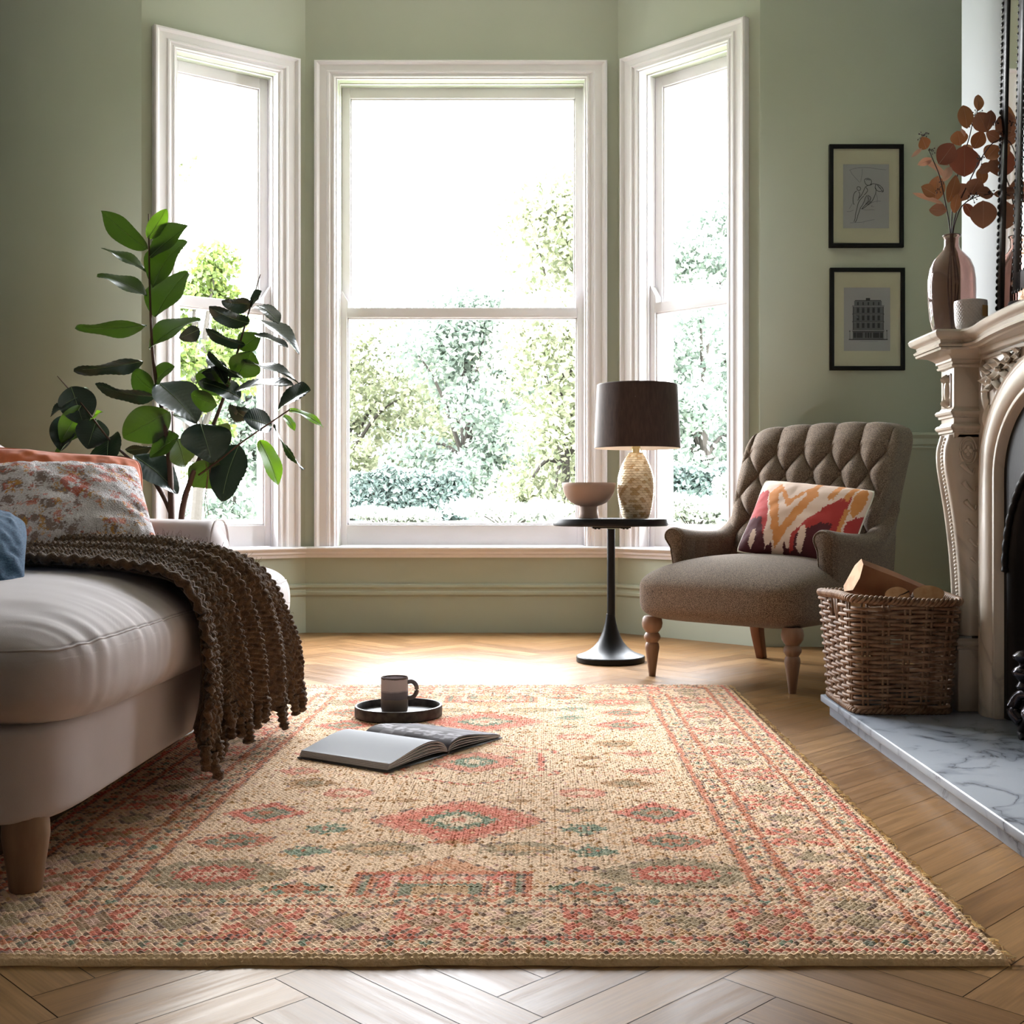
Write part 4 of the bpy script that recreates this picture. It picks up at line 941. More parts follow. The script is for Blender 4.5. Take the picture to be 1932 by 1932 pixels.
def book():
    O = np.array([-.2418, 2.955]); ang = math.radians(57.5); u = np.array([math.cos(ang), math.sin(ang)]); v = np.array([-math.sin(ang), math.cos(ang)])
    # spine runs along v; pages open to -u (left page) and +u (right page)
    root = thing('open_book', 'open book with a blank left page and a dark photo page, lying on the rug', 'book', (O[0]+v[0]*.14, O[1]+v[1]*.14, RZ))
    Mp = mat('book_paper', C(172, 174, 180), .85, spec=.08, bump=.05, bscale=20); Mc = mat('grey_book_cover', C(70, 70, 72), .5)
    Hh = .285; Wd = .236
    def sheet(fn, sg, lift0, n=40):
        t = np.linspace(0, 1, n); P = []
        for a in (0, 1): P.append([tuple(O+u*sg*Wd*x+v*Hh*a)+(RZ+z,) for x, z in fn])
        return np.array(P)
    def curve(sg, k):
        # k 0..1 : bottom leaf to top leaf
        x = np.linspace(0, 1, 40)
        if sg < 0: z = .004+(.008+.030*k)*np.sin(PI*np.clip(x*1.02, 0, 1)**.62)**1.0*(1-.25*x)+.013*k*x+.001
        else: z = .004+(.004+.026*k)*np.sin(PI*np.clip(x, 0, 1)**.55)*(1-.35*x)+.005*k*x+.001
        xx = x*(1-.035*k*(1 if sg < 0 else .6)); return list(zip(xx, z))
    for sg in (-1, 1):
        mb = MB()
        ks = np.linspace(0, 1, 9 if sg < 0 else 5)
        for i, k in enumerate(ks):
            g = sheet(curve(sg, k), sg, 0); g2 = g.copy(); g2[..., 2] += .0011*(1+1.2*(i % 2)); n = g.shape[1]
            for G in (g, g2): mb.grid(G)
            mb.grid(np.stack([g[0], g2[0]])); mb.grid(np.stack([g[1], g2[1]])); mb.grid(np.stack([g[:, -1], g2[:, -1]]))
        obj('page_block', mb, Mp, root, angle=180)
    Mph = bpy.data.materials.new('printed_photo_page'); Mph.use_nodes = True; N = Mph.node_tree.nodes; L = Mph.node_tree.links; p = N['Principled BSDF']; p.inputs['Roughness'].default_value = .7; p.inputs['Specular IOR Level'].default_value = .04
    t = N.new('ShaderNodeAttribute'); t.attribute_name = 'Col'; L.new(t.outputs['Color'], p.inputs['Base Color'])
    x = np.array(curve(1, 1.0)); xs = np.interp(np.linspace(0, 1, 70), np.linspace(0, 1, 40), x[:, 0]); zs = np.interp(np.linspace(0, 1, 70), np.linspace(0, 1, 40), x[:, 1])
    A = np.linspace(0, 1, 80); P = np.array([[tuple(O+u*Wd*a_+v*Hh*b)+(RZ+z_+.0032,) for a_, z_ in zip(xs, zs)] for b in A])
    B, X = np.meshgrid(A, xs, indexing='ij'); n = vnoise(X*9, B*9, 3); n2 = vnoise(X*30, B*24, 4)
    g = np.clip(.02+.30*(X*.8+(1-B)*.15)+.3*(n-.5), 0, 1); g = np.where((B > .55) & (X < .45), .08+.25*n2*(n > .5), g); g = np.where((np.abs(X-.18-.12*B) < .10) & (n2 > .5), .5, g)
    K = CN(48, 42, 44)*(1-g[..., None])+CN(196, 192, 198)*g[..., None]; mb = MB(); mb.grid(P, flip=True, col=K); obj('photo_page', mb, Mph, root, angle=180, label='right page printed with a dark blurred photograph')
    mb = MB()
    for sg in (-1, 1):
        c = [O, O+u*sg*(Wd+.004), O+u*sg*(Wd+.004)+v*(Hh+.003), O+v*(Hh+.003)]; c = [q-v*.003 if i < 2 else q for i, q in enumerate(c)]
        mb.add([tuple(q)+(RZ+.0002,) for q in c]+[tuple(q)+(RZ+.0032,) for q in c], [(0, 1, 2, 3), (4, 5, 6, 7), (0, 1, 5, 4), (1, 2, 6, 5), (2, 3, 7, 6), (3, 0, 4, 7)])
    obj('cover', mb, Mc, root, smooth=False)
    mb = MB(); mb.tube([tuple(O-v*.003)+(RZ+.004,), tuple(O+v*(Hh+.003))+(RZ+.004,)], .0048, 8); obj('spine', mb, Mc, root)
book()
# ================================================================ hearth and fireplace
def marblemat(name, c1, c2, c3, sc=3.0, rough=.3):
    m = mat(name, c1, rough); N = m.node_tree.nodes; L = m.node_tree.links; p = N['Principled BSDF']
    t = N.new('ShaderNodeTexCoord'); n = N.new('ShaderNodeTexNoise'); n.inputs['Scale'].default_value = sc; n.inputs['Detail'].default_value = 8; n.inputs['Distortion'].default_value = .8
    L.new(t.outputs['Object'], n.inputs['Vector'])
    r = N.new('ShaderNodeValToRGB'); e = r.color_ramp.elements; e[0].position = .42; e[0].color = c1; e[1].position = .55; e[1].color = c1
    x = e.new(.488); x.color = c2; x = e.new(.497); x.color = c3; x = e.new(.510); x.color = c2
    L.new(n.outputs['Fac'], r.inputs[0])
    n2 = N.new('ShaderNodeTexNoise'); n2.inputs['Scale'].default_value = sc*1.3; n2.inputs['Detail'].default_value = 3; L.new(t.outputs['Object'], n2.inputs['Vector'])
    mr = N.new('ShaderNodeMapRange'); mr.inputs[1].default_value = .38; mr.inputs[2].default_value = .50; L.new(n2.outputs['Fac'], mr.inputs[0])
    mx = N.new('ShaderNodeMix'); mx.data_type = 'RGBA'; mx.inputs[6].default_value = c1; L.new(mr.outputs[0], mx.inputs[0]); L.new(r.outputs[0], mx.inputs[7]); L.new(mx.outputs[2], p.inputs['Base Color'])
    return m
M_hearth = marblemat('grey_veined_marble', C(142, 149, 160), C(116, 123, 135), C(40, 44, 52), 5.5, .32)
M_marb = marblemat('cream_marble', C(192, 182, 170), C(182, 172, 158), C(156, 146, 136), 1.2, .28)
M_iron = mat('black_cast_iron', C(14, 13, 14), .5, metal=0, spec=.18, bump=.2, bscale=90, bdist=.001)
HC = 2.815
hearth = thing('marble_hearth', 'grey veined marble hearth slab raised on the floor at the right', 'hearth', (1.1, HC, 0))
hb = MB(); hb.box(.880, XB, 2.045, 3.585, 0, .038); obj('riser', hb, M_hearth, hearth, smooth=False, bevel=.002)
hs = MB(); hs.box(.858, XB+.0, 2.020, 3.612, .038, .060)
obj('slab', hs, M_hearth, hearth, smooth=False, bevel=.004)
HZ = .060
fp = thing('fireplace_surround', 'carved cream marble fireplace surround with moulded serpentine mantel shelf', 'fireplace', (1.25, HC, HZ))
XP = 1.235
def yrev(pts): return pts
def fireplace():
    # mantel shelf : plan outline swept with a moulding profile
    half = [(XB, .668), (1.092, .668), (1.092, .425), (1.160, .425), (1.168, .405), (1.168, .375), (1.163, .33), (1.155, .28), (1.148, .22), (1.142, .15), (1.137, .07), (1.135, 0)]
    path = [(x, HC+d) for x, d in half]+[(x, HC-d) for x, d in half[-2::-1]]
    prof = [(-.030, 1.082), (-.026, 1.086), (-.012, 1.088), (-.010, 1.094), (-.018, 1.100), (-.016, 1.108), (-.004, 1.114), (.000, 1.119), (.002, 1.128), (-.002, 1.134), (-.006, 1.136)]
    mb = MB(); mb.sweep(path, prof, side=-1, caps=False)
    top = [(x+.006 if 0 < i < len(path)-1 else x, y) for i, (x, y) in enumerate(path)]
    def inset(d, z):
        q = MB(); q.sweep(path, [(d, z)], side=-1, caps=False); return np.concatenate(q.V)
    for d, z in ((-.006, 1.136), (-.030, 1.082)):
        V = inset(d, z); n = len(V); W = V.copy(); W[:, 0] = XB; mb.grid(np.stack([V, W], 1), flip=(z < 1.1))
    obj('mantel_shelf', mb, M_marb, fp, angle=30)
    # back panel with arched opening
    ow, zs, za = .372, .72, .958
    def arch(y, w_=ow, s=zs, a=za):
        d = min(1, abs(y)/w_); return s+(a-s)*(1-d**2.15)**.5
    pw = .545; mb = MB()
    ys = np.concatenate([np.linspace(-pw, -ow, 5), -ow*np.cos(np.linspace(0, PI, 61))[1:-1], np.linspace(ow, pw, 5)])
    zt = 1.085
    for a, b in zip(ys[:-1], ys[1:]):
        ins = abs((a+b)/2) < ow
        za_, zb_ = (arch(a), arch(b)) if ins else (HZ, HZ)
        for z0a, z0b, z1 in ((za_, zb_, zt),):
            V = []
            for x in (XP, XB): V += [(x, HC+a, z0a), (x, HC+b, z0b), (x, HC+b, z1), (x, HC+a, z1)]
            mb.add(V, [(0, 1, 2, 3), (0, 4, 5, 1)])
    for s in (-1, 1):
        mb.add([(XP, HC+s*ow, HZ), (XB, HC+s*ow, HZ), (XB, HC+s*ow, zs), (XP, HC+s*ow, zs)], [(0, 1, 2, 3)])
        mb.add([(XP, HC+s*pw, HZ), (XB, HC+s*pw, HZ), (XB, HC+s*pw, zt), (XP, HC+s*pw, zt)], [(0, 1, 2, 3)])
    obj('panel', mb, M_marb, fp, smooth=False)
    # broad rounded arch moulding round the opening, and outer fillet
    def arch_path(o, x):
        L_ = []
        for z in np.linspace(HZ+.001, zs, 14): L_.append((x, HC+ow+o, z))
        for t in np.linspace(0, PI, 60)[1:-1]: y = (ow+o)*math.cos(t); L_.append((x, HC+y, arch(y, ow+o, zs, za+o)))
        for z in np.linspace(zs, HZ+.001, 14): L_.append((x, HC-ow-o, z))
        return np.array(L_)
    prof = [(.0, 1.262), (.002, 1.240), (.006, 1.232), (.012, 1.230), (.018, 1.232), (.020, 1.228), (.030, 1.221), (.052, 1.217), (.070, 1.218), (.076, 1.222), (.080, 1.222), (.084, 1.219), (.088, 1.222), (.088, 1.236)]
    P = np.array([arch_path(o-.004, x) for o, x in prof]); mb = MB(); mb.grid(P.transpose(1, 0, 2)); obj('arch_moulding', mb, M_marb, fp, angle=40)
    # frieze rails above the spandrels
    for (z0, z1, x0) in ((1.052, 1.060, 1.226), (1.066, 1.084, 1.215)):
        mb = MB(); mb.box(x0, XP+.002, HC-.44, HC+.44, z0, z1); obj('frieze_rail', mb, M_marb, fp, smooth=False, bevel=.002)
    # carved flowers and leaves in the spandrels
    rr = random.Random(4)
    def petal_flower(mb, c, r, n=5, tilt=0):
        for k in range(n):
            a = 2*PI*k/n+tilt; P = []
            for i in range(7):
                t = i/6; row = []
                for j in range(7):
                    s = (j/6-.5)*2; w_ = r*.62*math.sin(PI*min(1, t*.85+.12))
                    rad = r*t*1.0; h = r*(.15+.75*t*t-.5*s*s*t*.6)
                    y = rad*math.cos(a)-s*w_*math.sin(a); z = rad*math.sin(a)+s*w_*math.cos(a); row.append((c[0]-h, c[1]+y, c[2]+z))
                P.append(row)
            P = np.array(P); mb.grid(P); B = P.copy(); B[..., 0] += .004; mb.grid(B, flip=True)
        mb.sbox((c[0]-r*.30, c[1], c[2]), (r*.28, r*.24, r*.24), p=2, n=8)
    def carved_leaf(mb, c, ang, ln, wd):
        P = []
        for i in range(11):
            t = i/10; row = []
            w_ = wd*math.sin(PI*t**.8)*(1+.22*math.cos(t*22))
            for j in range(7):
                s = (j/6-.5)*2; y = ln*(t-.5)*math.cos(ang)-s*w_*math.sin(ang); z = ln*(t-.5)*math.sin(ang)+s*w_*math.cos(ang)
                row.append((c[0]-.012*math.sin(PI*t)*(1-.6*abs(s))-.004+.006*s*s, c[1]+y, c[2]+z))
            P.append(row)
        P = np.array(P); mb.grid(P); B = P.copy(); B[..., 0] += .008; mb.grid(B, flip=True)
    for sg in (1, -1):
        for (dy, z, r) in ((.385, .985, .032), (.325, 1.012, .030), (.262, 1.030, .024), (.205, 1.038, .018)):
            mb = MB(); petal_flower(mb, (XP-.004, HC+sg*dy, z), r, 5, rr.random()*6); obj('carved_flower', mb, M_marb, fp, angle=60)
        for (dy, z, a, ln, wd) in ((.430, .955, 1.5, .11, .018), (.436, 1.015, 1.2, .08, .016), (.418, .89, 1.9, .07, .012), (.350, .975, .6, .07, .012), (.295, .995, .4, .07, .012), (.235, 1.010, .3, .06, .010), (.41, 1.03, .2, .05, .010)):
            mb = MB(); carved_leaf(mb, (XP-.002, HC+sg*dy, z), a if sg > 0 else PI-a, ln, wd); obj('carved_leaf', mb, M_marb, fp, angle=60)
        # pilaster
        def py(d): return HC+sg*d
        Y0, Y1 = .492, .600                  # inner and outer sides
        def pbox(x0, d0, d1, z0, z1, name='pilaster_block', bev=.003, par=fp):
            mb = MB(); mb.box(x0, XB-.001, min(py(d0), py(d1)), max(py(d0), py(d1)), z0, z1); return obj(name, mb, M_marb, par, smooth=False, bevel=bev)
        pil = pbox(1.165, Y0, Y1, .835, 1.05, 'pilaster')
        # capital: cove sweeping out to the shelf
        pth = [(XB, py(Y1)), (1.165, py(Y1)), (1.165, py(Y0)), (XP, py(Y0))]
        sd = -1 if sg > 0 else 1
        mb = MB().sweep(pth, [(0, 1.036), (.008, 1.038), (.010, 1.043), (.006, 1.047), (.007, 1.052), (.012, 1.054), (.012, 1.060), (.018, 1.066), (.030, 1.074), (.046, 1.078), (.056, 1.080), (.058, 1.086), (.03, 1.088)], side=sd); obj('capital', mb, M_marb, pil, angle=30)
        for zb in (.905, .862):
            mb = MB().sweep(pth, [(0, zb-.012), (.006, zb-.010), (.006, zb-.004), (.012, zb), (.014, zb+.006), (.010, zb+.012), (.004, zb+.014), (0, zb+.020)], side=sd); obj('necking', mb, M_marb, pil, angle=30)
        # carved panel on the front of the block
        mb = MB(); yc = py((Y0+Y1)/2)
        for (a, b, c, d) in ((-.034, -.029, .925, 1.022), (.029, .034, .925, 1.022), (-.034, .034, .925, .930), (-.034, .034, 1.017, 1.022)): mb.box(1.1615, 1.166, yc+a, yc+b, c, d)
        obj('panel_frame', mb, M_marb, pil, smooth=False, bevel=.001)
        mb = MB(); mb.sbox((1.165, yc, .973), (.011, .012, .030), p=2.2, n=12)
        for z, s in ((.938, -1), (1.008, 1)):
            for k in (-1, 0, 1): carved_leaf(mb, (1.165, yc+k*.014, z), PI/2+k*.4*s, .028, .006)
        obj('carved_cartouche', mb, M_marb, pil, angle=60)
        # scrolled bracket leg: side outline extruded, with reeded front
        zz = np.array([.846, .83, .80, .76, .70, .63, .56, .50, .44, .38, .32, .275]); xx = np.array([1.168, 1.158, 1.152, 1.153, 1.163, 1.175, 1.184, 1.190, 1.1945, 1.1975, 1.199, 1.199])
        zf = np.linspace(.275, .846, 80); xf_ = np.interp(zf, zz[::-1], xx[::-1]); kk = np.ones(7)/7; xf_ = np.convolve(np.pad(xf_, 3, 'edge'), kk, 'valid')
        dd = np.linspace(Y0, Y1, 45); P = []
        for z, x in zip(zf, xf_):
            row = [(XP+.01, py(Y0), z)]
            for d in dd:
                s = (d-Y0)/(Y1-Y0)*2-1; e = math.sqrt(max(0, 1-abs(s)**6)); g = 0
                for c_, w_ in ((-.62, .26), (.62, .26)): g += math.exp(-((s-c_)/w_)**4)
                row.append((x-.010*g*e+.014*(1-e)-.002*math.exp(-(s/.3)**2), py(d), z))
            row.append((XB, py(Y1), z)); P.append(row)
        mb = MB(); mb.grid(np.array(P), flip=(sg < 0)); leg = obj('scroll_leg', mb, M_marb, pil, angle=50)
        mb = MB()
        for i, z in enumerate(np.linspace(.29, .835, 52)):
            x = np.interp(z, zf, xf_); mb.sbox((x-.004, yc, z), (.0045, .006, .0045), p=2, n=5)
        obj('beading', mb, M_marb, pil, angle=180)
        # side face carving: oval rosette over trailing leaves
        fy = py(Y0)-sg*.001
        for r_, t_ in ((.030, .0034), (.021, .0026)):
            mb = MB(); c = [(1.205+math.cos(a)*r_*.8, fy, .800+math.sin(a)*r_*1.25) for a in np.linspace(0, 2*PI, 40, endpoint=False)]; mb.tube(c, t_, 6, closed=True); obj('carved_oval', mb, M_marb, pil, angle=180)
        mb = MB()
        for a in (0, PI/2, PI, 1.5*PI): mb.sbox((1.205+math.cos(a)*.006, fy, .800+math.sin(a)*.008), (.007, .005, .008), p=2, n=6)
        obj('carved_rosette', mb, M_marb, pil, angle=180)
        for i in range(9):
            z = .745-i*.052; x = 1.205+.004*i-.0; s = 1-i*.07
            c = smooth_path([(x-.020*s, fy, z+.020*s), (x-.006*s, fy, z+.004*s), (x+.012*s, fy, z-.010*s), (x+.018*s, fy, z+.006*s)], 14); mb = MB(); mb.tube(c, np.linspace(.009, .002, 14)*s, 6)
            obj('carved_scroll_leaf', mb, M_marb, pil, angle=180)
        pl = pbox(1.176, Y0-.004, Y1, HZ, .262, 'plinth', par=pil)
        mb = MB().sweep([(XB, py(Y1)), (1.176, py(Y1)), (1.176, py(Y0-.004)), (XP, py(Y0-.004))], [(0, .236), (.006, .238), (.006, .244), (.002, .248), (.006, .252), (.006, .260), (-.002, .268)], side=sd); obj('plinth_moulding', mb, M_marb, pil, angle=30)
fireplace()
def irons():
    reg = thing('cast_iron_fireplace_insert', 'black cast iron register plate with rope-moulded arch inside the marble surround', 'fireplace insert', (1.3, HC, HZ))
    aw, s0 = .348, .47
    def ap(o, x, n=50):
        L_ = [(x, HC+aw+o, z) for z in np.linspace(HZ+.004, s0, 14)]
        for t in np.linspace(0, PI, n)[1:-1]: L_.append((x, HC+(aw+o)*math.cos(t), s0+(aw-.03+o)*math.sin(t)))
        return np.array(L_+[(x, HC-aw-o, z) for z in np.linspace(s0, HZ+.004, 14)])
    mb = MB(); outer = ap(.0, 1.258)
    # plate between arch and marble opening
    big = outer.copy()
    for i, p in enumerate(big):
        d = p[1]-HC
        if p[2] <= s0: big[i] = (1.258, HC+math.copysign(.40, d), p[2])
        else:
            t = math.atan2(p[2]-s0, d); y = .40*math.cos(t)*1.0; z = s0+.56*math.sin(t); big[i] = (1.258, HC+max(-.40, min(.40, y*1.35)), min(.999, z))
    mb.grid(np.stack([outer, big], 1)); obj('face_plate', mb, M_iron, reg, angle=30)
    P = np.array([ap(o, x) for o, x in ((0, 1.258), (-.012, 1.262), (-.02, 1.275), (-.03, 1.30), (-.045, 1.32), (-.075, 1.40), (-.12, 1.52), (-.14, 1.62))]); mb = MB(); mb.grid(P.transpose(1, 0, 2)); obj('throat', mb, M_iron, reg, angle=40)
    mb = MB(); mb.box(XB+.001, 1.60, HC-.345, HC+.345, HZ-.02, HZ); obj('ash_plate', mb, M_iron, reg, smooth=False)
    mb = MB(); mb.box(1.60, 1.64, HC-.36, HC+.36, HZ, .9); obj('fireback', mb, M_iron, reg, smooth=False)
    mb = MB(); a = ap(.004, 1.254, 120); d = np.r_[0, np.cumsum(np.linalg.norm(np.diff(a, axis=0), axis=1))]; s = np.linspace(0, d[-1], 420); c = np.stack([np.interp(s, d, a[:, k]) for k in range(3)], 1)
    mb.tube(c, .0085+.0030*np.abs(np.sin(s/.012)), 8); obj('rope_moulding', mb, M_iron, reg, angle=180)
    # free standing fire grate
    g = thing('fire_grate', 'ornate black iron fire grate standing on the hearth at the right edge', 'fire grate', (1.24, HC-.02, HZ))
    M_pol = mat('polished_iron', C(60, 58, 62), .22, metal=.9, bump=.4, bscale=60, bdist=.003)
    for sgn in (1, -1):
        y = HC+sgn*.075
        mb = MB(); mb.tube(smooth_path([(1.205, y+sgn*.02, HZ+.001), (1.200, y+sgn*.032, HZ+.02), (1.205, y+sgn*.012, HZ+.05), (1.215, y, HZ+.085)], 18), np.linspace(.016, .010, 18), 8); obj('foot', mb, M_iron, g, angle=180)
        mb = MB(); mb.lathe([(.012, 0), (.018, .01), (.010, .022), (.024, .036), (.028, .046), (.020, .056), (.010, .062), (.012, .070), (.024, .078), (.026, .086), (.014, .096), (.0, .10)], (1.195, y+sgn*.012), 20, z=.185); obj('finial', mb, M_pol, g, angle=60)
        mb = MB(); mb.tube(smooth_path([(1.20, y+sgn*.03, .105), (1.185, y+sgn*.048, .13), (1.195, y+sgn*.040, .165), (1.21, y+sgn*.010, .175)], 18), np.linspace(.020, .012, 18), 8); obj('scroll', mb, M_pol, g, angle=180)
    mb = MB()
    P = []
    for t in np.linspace(-1, 1, 40):
        row = []
        for s in np.linspace(0, 1, 12):
            z = .105+.062*s; x = 1.185+.055*t*t-.020*math.sin(PI*s)+.004*math.cos(t*26)*math.sin(PI*s); row.append((x, HC+t*.11, z))
        P.append(row)
    P = np.array(P); mb.grid(P); Q = P.copy(); Q[..., 0] += .02; mb.grid(Q, flip=True); obj('bowed_front', mb, M_pol, g, angle=180)
    mb = MB()
    for k in range(4): mb.tube([(1.205+.002*k, HC+t*.095, .185+.028*k) for t in np.linspace(-1, 1, 8)], .006, 8)
    obj('bars', mb, M_iron, g)
    mb = MB(); mb.box(1.22, 1.48, HC-.12, HC+.12, .10, .112); obj('coal_tray', mb, M_iron, g, smooth=False)
irons()
# mirror leaning on the chimney breast
def mirror():
    Mm = mat('mirror_glass', (.9, .9, .9, 1), .01, metal=1); Mf = mat('ebonised_beaded_wood', C(10, 9, 9), .4, spec=.3)
    zb, zt = 1.137, 3.05; yo0, yo1 = 3.288, 2.342
    xb, xt = 1.287, 1.327
    root = thing('overmantel_mirror', 'tall overmantel mirror with black beaded frame leaning on the chimney breast', 'mirror', (xb, HC, zb))
    def P(y, z, o=0): return (xb+(xt-xb)*(z-zb)/(zt-zb)-o, y, z)
    def ringbox(mb, ya, yb_, za, zc, wd, th, o0):
        for (a, b, c, d) in ((ya, ya-wd, za, zc), (yb_+wd, yb_, za, zc), (ya, yb_, za, za+wd), (ya, yb_, zc-wd, zc)):
            V = [P(y, z, o) for z in (c, d) for o in (o0, o0+th) for y in (a, b)]
            mb.add(V, [(0, 2, 3, 1), (4, 5, 7, 6), (0, 1, 5, 4), (2, 6, 7, 3), (0, 4, 6, 2), (1, 3, 7, 5)])
    def beads(mb, ya, yb_, za, zc, o, r=.0085):
        pts = []
        n = int((zc-za)/.019); pts += [(ya, za+(zc-za)*i/n) for i in range(n)]; m = int((ya-yb_)/.019); pts += [(ya-(ya-yb_)*i/m, zc) for i in range(m)]
        pts += [(yb_, zc-(zc-za)*i/n) for i in range(n)]; pts += [(yb_+(ya-yb_)*i/m, za) for i in range(m)]
        for y, z in pts: mb.sbox(P(y, z, o), (r, r, r), p=2, n=5)
    mb = MB(); ringbox(mb, yo0, yo1, zb, zt, .045, .010, 0); fr = obj('outer_frame', mb, Mf, root, smooth=False)
    mb = MB(); beads(mb, yo0, yo1, zb+.006, zt, .006); obj('outer_beading', mb, Mf, fr, angle=180)
    m_ = .108
    mb = MB(); ringbox(mb, yo0-m_, yo1+m_, zb+m_-.02, zt-m_, .050, .008, .001); fr2 = obj('inner_frame', mb, Mf, root, smooth=False)
    for q_, r_ in ((0, .0055), (.050, .005)):
        mb = MB(); beads(mb, yo0-m_-q_, yo1+m_+q_, zb+m_-.02+q_, zt-m_-q_, .006, r_); obj('inner_beading', mb, Mf, fr2, angle=180)
    mb = MB(); mb.add([P(yo0-.02, zb+.02, .008), P(yo1+.02, zb+.02, .008), P(yo1+.02, zt-.02, .008), P(yo0-.02, zt-.02, .008)], [(0, 1, 2, 3)]); obj('mirror_glass', mb, Mm, root, smooth=False, label='silvered mirror glass')
mirror()
# candle jar
Mcj = mat('pale_grey_ceramic', C(190, 184, 182), .35); cjx, cjy, cjz = 1.204, 3.285, 1.1365
cj = thing('candle_jar', 'small pale grey quilted candle jar beside the glass vase on the mantel', 'candle jar', (cjx, cjy, cjz))
A, Z = np.meshgrid(np.linspace(0, 2*PI, 240, endpoint=False), np.linspace(0, 1, 80)); rj = np.interp(Z, [0, .04, .16, .4, 1], [.030, .034, .040, .043, .0445]); hj = Z*.083
pat = np.abs(np.sin(A*15+Z*24))*np.abs(np.sin(A*15-Z*24)); rj = rj+.0012*pat*np.clip(Z*8, 0, 1)*np.clip((1-Z)*14, 0, 1)
mb = MB(); mb.grid(np.stack([cjx+rj*np.cos(A), cjy+rj*np.sin(A), cjz+hj], -1), cv=True, flip=True); mb.lathe([(.0445, .083), (.042, .084), (.041, .07), (0, .066)], (cjx, cjy), 48, z=cjz, capb=False); mb.N.append([i for i in range(240)]); obj('jar', mb, Mcj, cj, angle=70)
mb = MB(); P = []
for a in np.linspace(-1.30, -.80, 8): P.append([(cjx+.0462*math.cos(a)+.004, cjy+.0462*math.sin(a), cjz+z) for z in (.035, .066)])
mb.grid(np.array(P)); obj('label_sticker', mb, mat('tan_sticker', C(150, 116, 70), .5), cj, label='small tan sticker with a black border')
# ================================================================ leaves
def leaf(mb, base, tip, width, face=(0, -1, 0), roll=0.0, bend=.12, fold=.25, wob=.04, peak=.45, nt=11, ns=7, seed=0, cup=0.0, rib=0.0):
    base = np.array(base, dtype=float); tip = np.array(tip, dtype=float); d = tip-base; L_ = np.linalg.norm(d); d /= L_
    f = np.array(face, dtype=float); f -= d*(f @ d); f /= np.linalg.norm(f); s = np.cross(d, f)
    c, sn = math.cos(roll), math.sin(roll); s2 = s*c+f*sn; f2 = f*c-s*sn
    t = np.linspace(0, 1, nt); P = []
    wv = width/2*(np.sin(PI*np.clip(t, 0, 1)**(math.log(.5)/math.log(peak)))**.72)
    wv[-1] = 0; wv[0] = 0; rr = random.Random(seed); ph = rr.random()*6
    for i in range(nt):
        m = base+d*L_*t[i]+f2*bend*L_*math.sin(PI*t[i])*.8-np.array([0, 0, 1])*bend*L_*t[i]**2*.5
        row = []
        for j in range(ns):
            q = (j/(ns-1)-.5)*2
            row.append(m+s2*wv[i]*q+f2*(abs(q)*fold*wv[i]+wob*L_*.35*math.sin(t[i]*9+ph)*q*abs(q)+cup*L_*t[i]**2+rib*math.sin((t[i]-abs(q)*.16)*2*PI*13)*min(1, abs(q)*4)))
        P.append(row)
    mb.grid(np.array(P)); return P
def leafmat(name, upper, under, rough=.3, tr=.25):
    m = bpy.data.materials.new(name); m.use_nodes = True; N = m.node_tree.nodes; L = m.node_tree.links; p = N['Principled BSDF']
    p.inputs['Base Color'].default_value = upper; p.inputs['Roughness'].default_value = rough; p.inputs['Specular IOR Level'].default_value = .55
    t = N.new('ShaderNodeBsdfTranslucent'); t.inputs[0].default_value = under; s = N.new('ShaderNodeMixShader'); s.inputs[0].default_value = tr
    n = N.new('ShaderNodeTexNoise'); n.inputs['Scale'].default_value = 40; tc_ = N.new('ShaderNodeTexCoord'); L.new(tc_.outputs['Object'], n.inputs['Vector'])
    b = N.new('ShaderNodeBump'); b.inputs['Strength'].default_value = .15; b.inputs['Distance'].default_value = .002; L.new(n.outputs['Fac'], b.inputs['Height']); L.new(b.outputs[0], p.inputs['Normal'])
    L.new(p.outputs[0], s.inputs[1]); L.new(t.outputs[0], s.inputs[2]); L.new(s.outputs[0], N['Material Output'].inputs[0]); return m
M_lg = leafmat('rubber_leaf_green', C(40, 60, 22), C(52, 76, 12), .45, .16)
M_lb = leafmat('rubber_leaf_bright', C(66, 98, 30), C(96, 134, 26), .45, .35)
M_ld = leafmat('rubber_leaf_dark', C(30, 44, 40), C(24, 36, 14), .28, .06)
M_vein = mat('pale_vein', C(120, 140, 100), .5)
M_stem = mat('plant_stem', C(72, 50, 40), .7, bump=.4, bscale=60, bdist=.003)
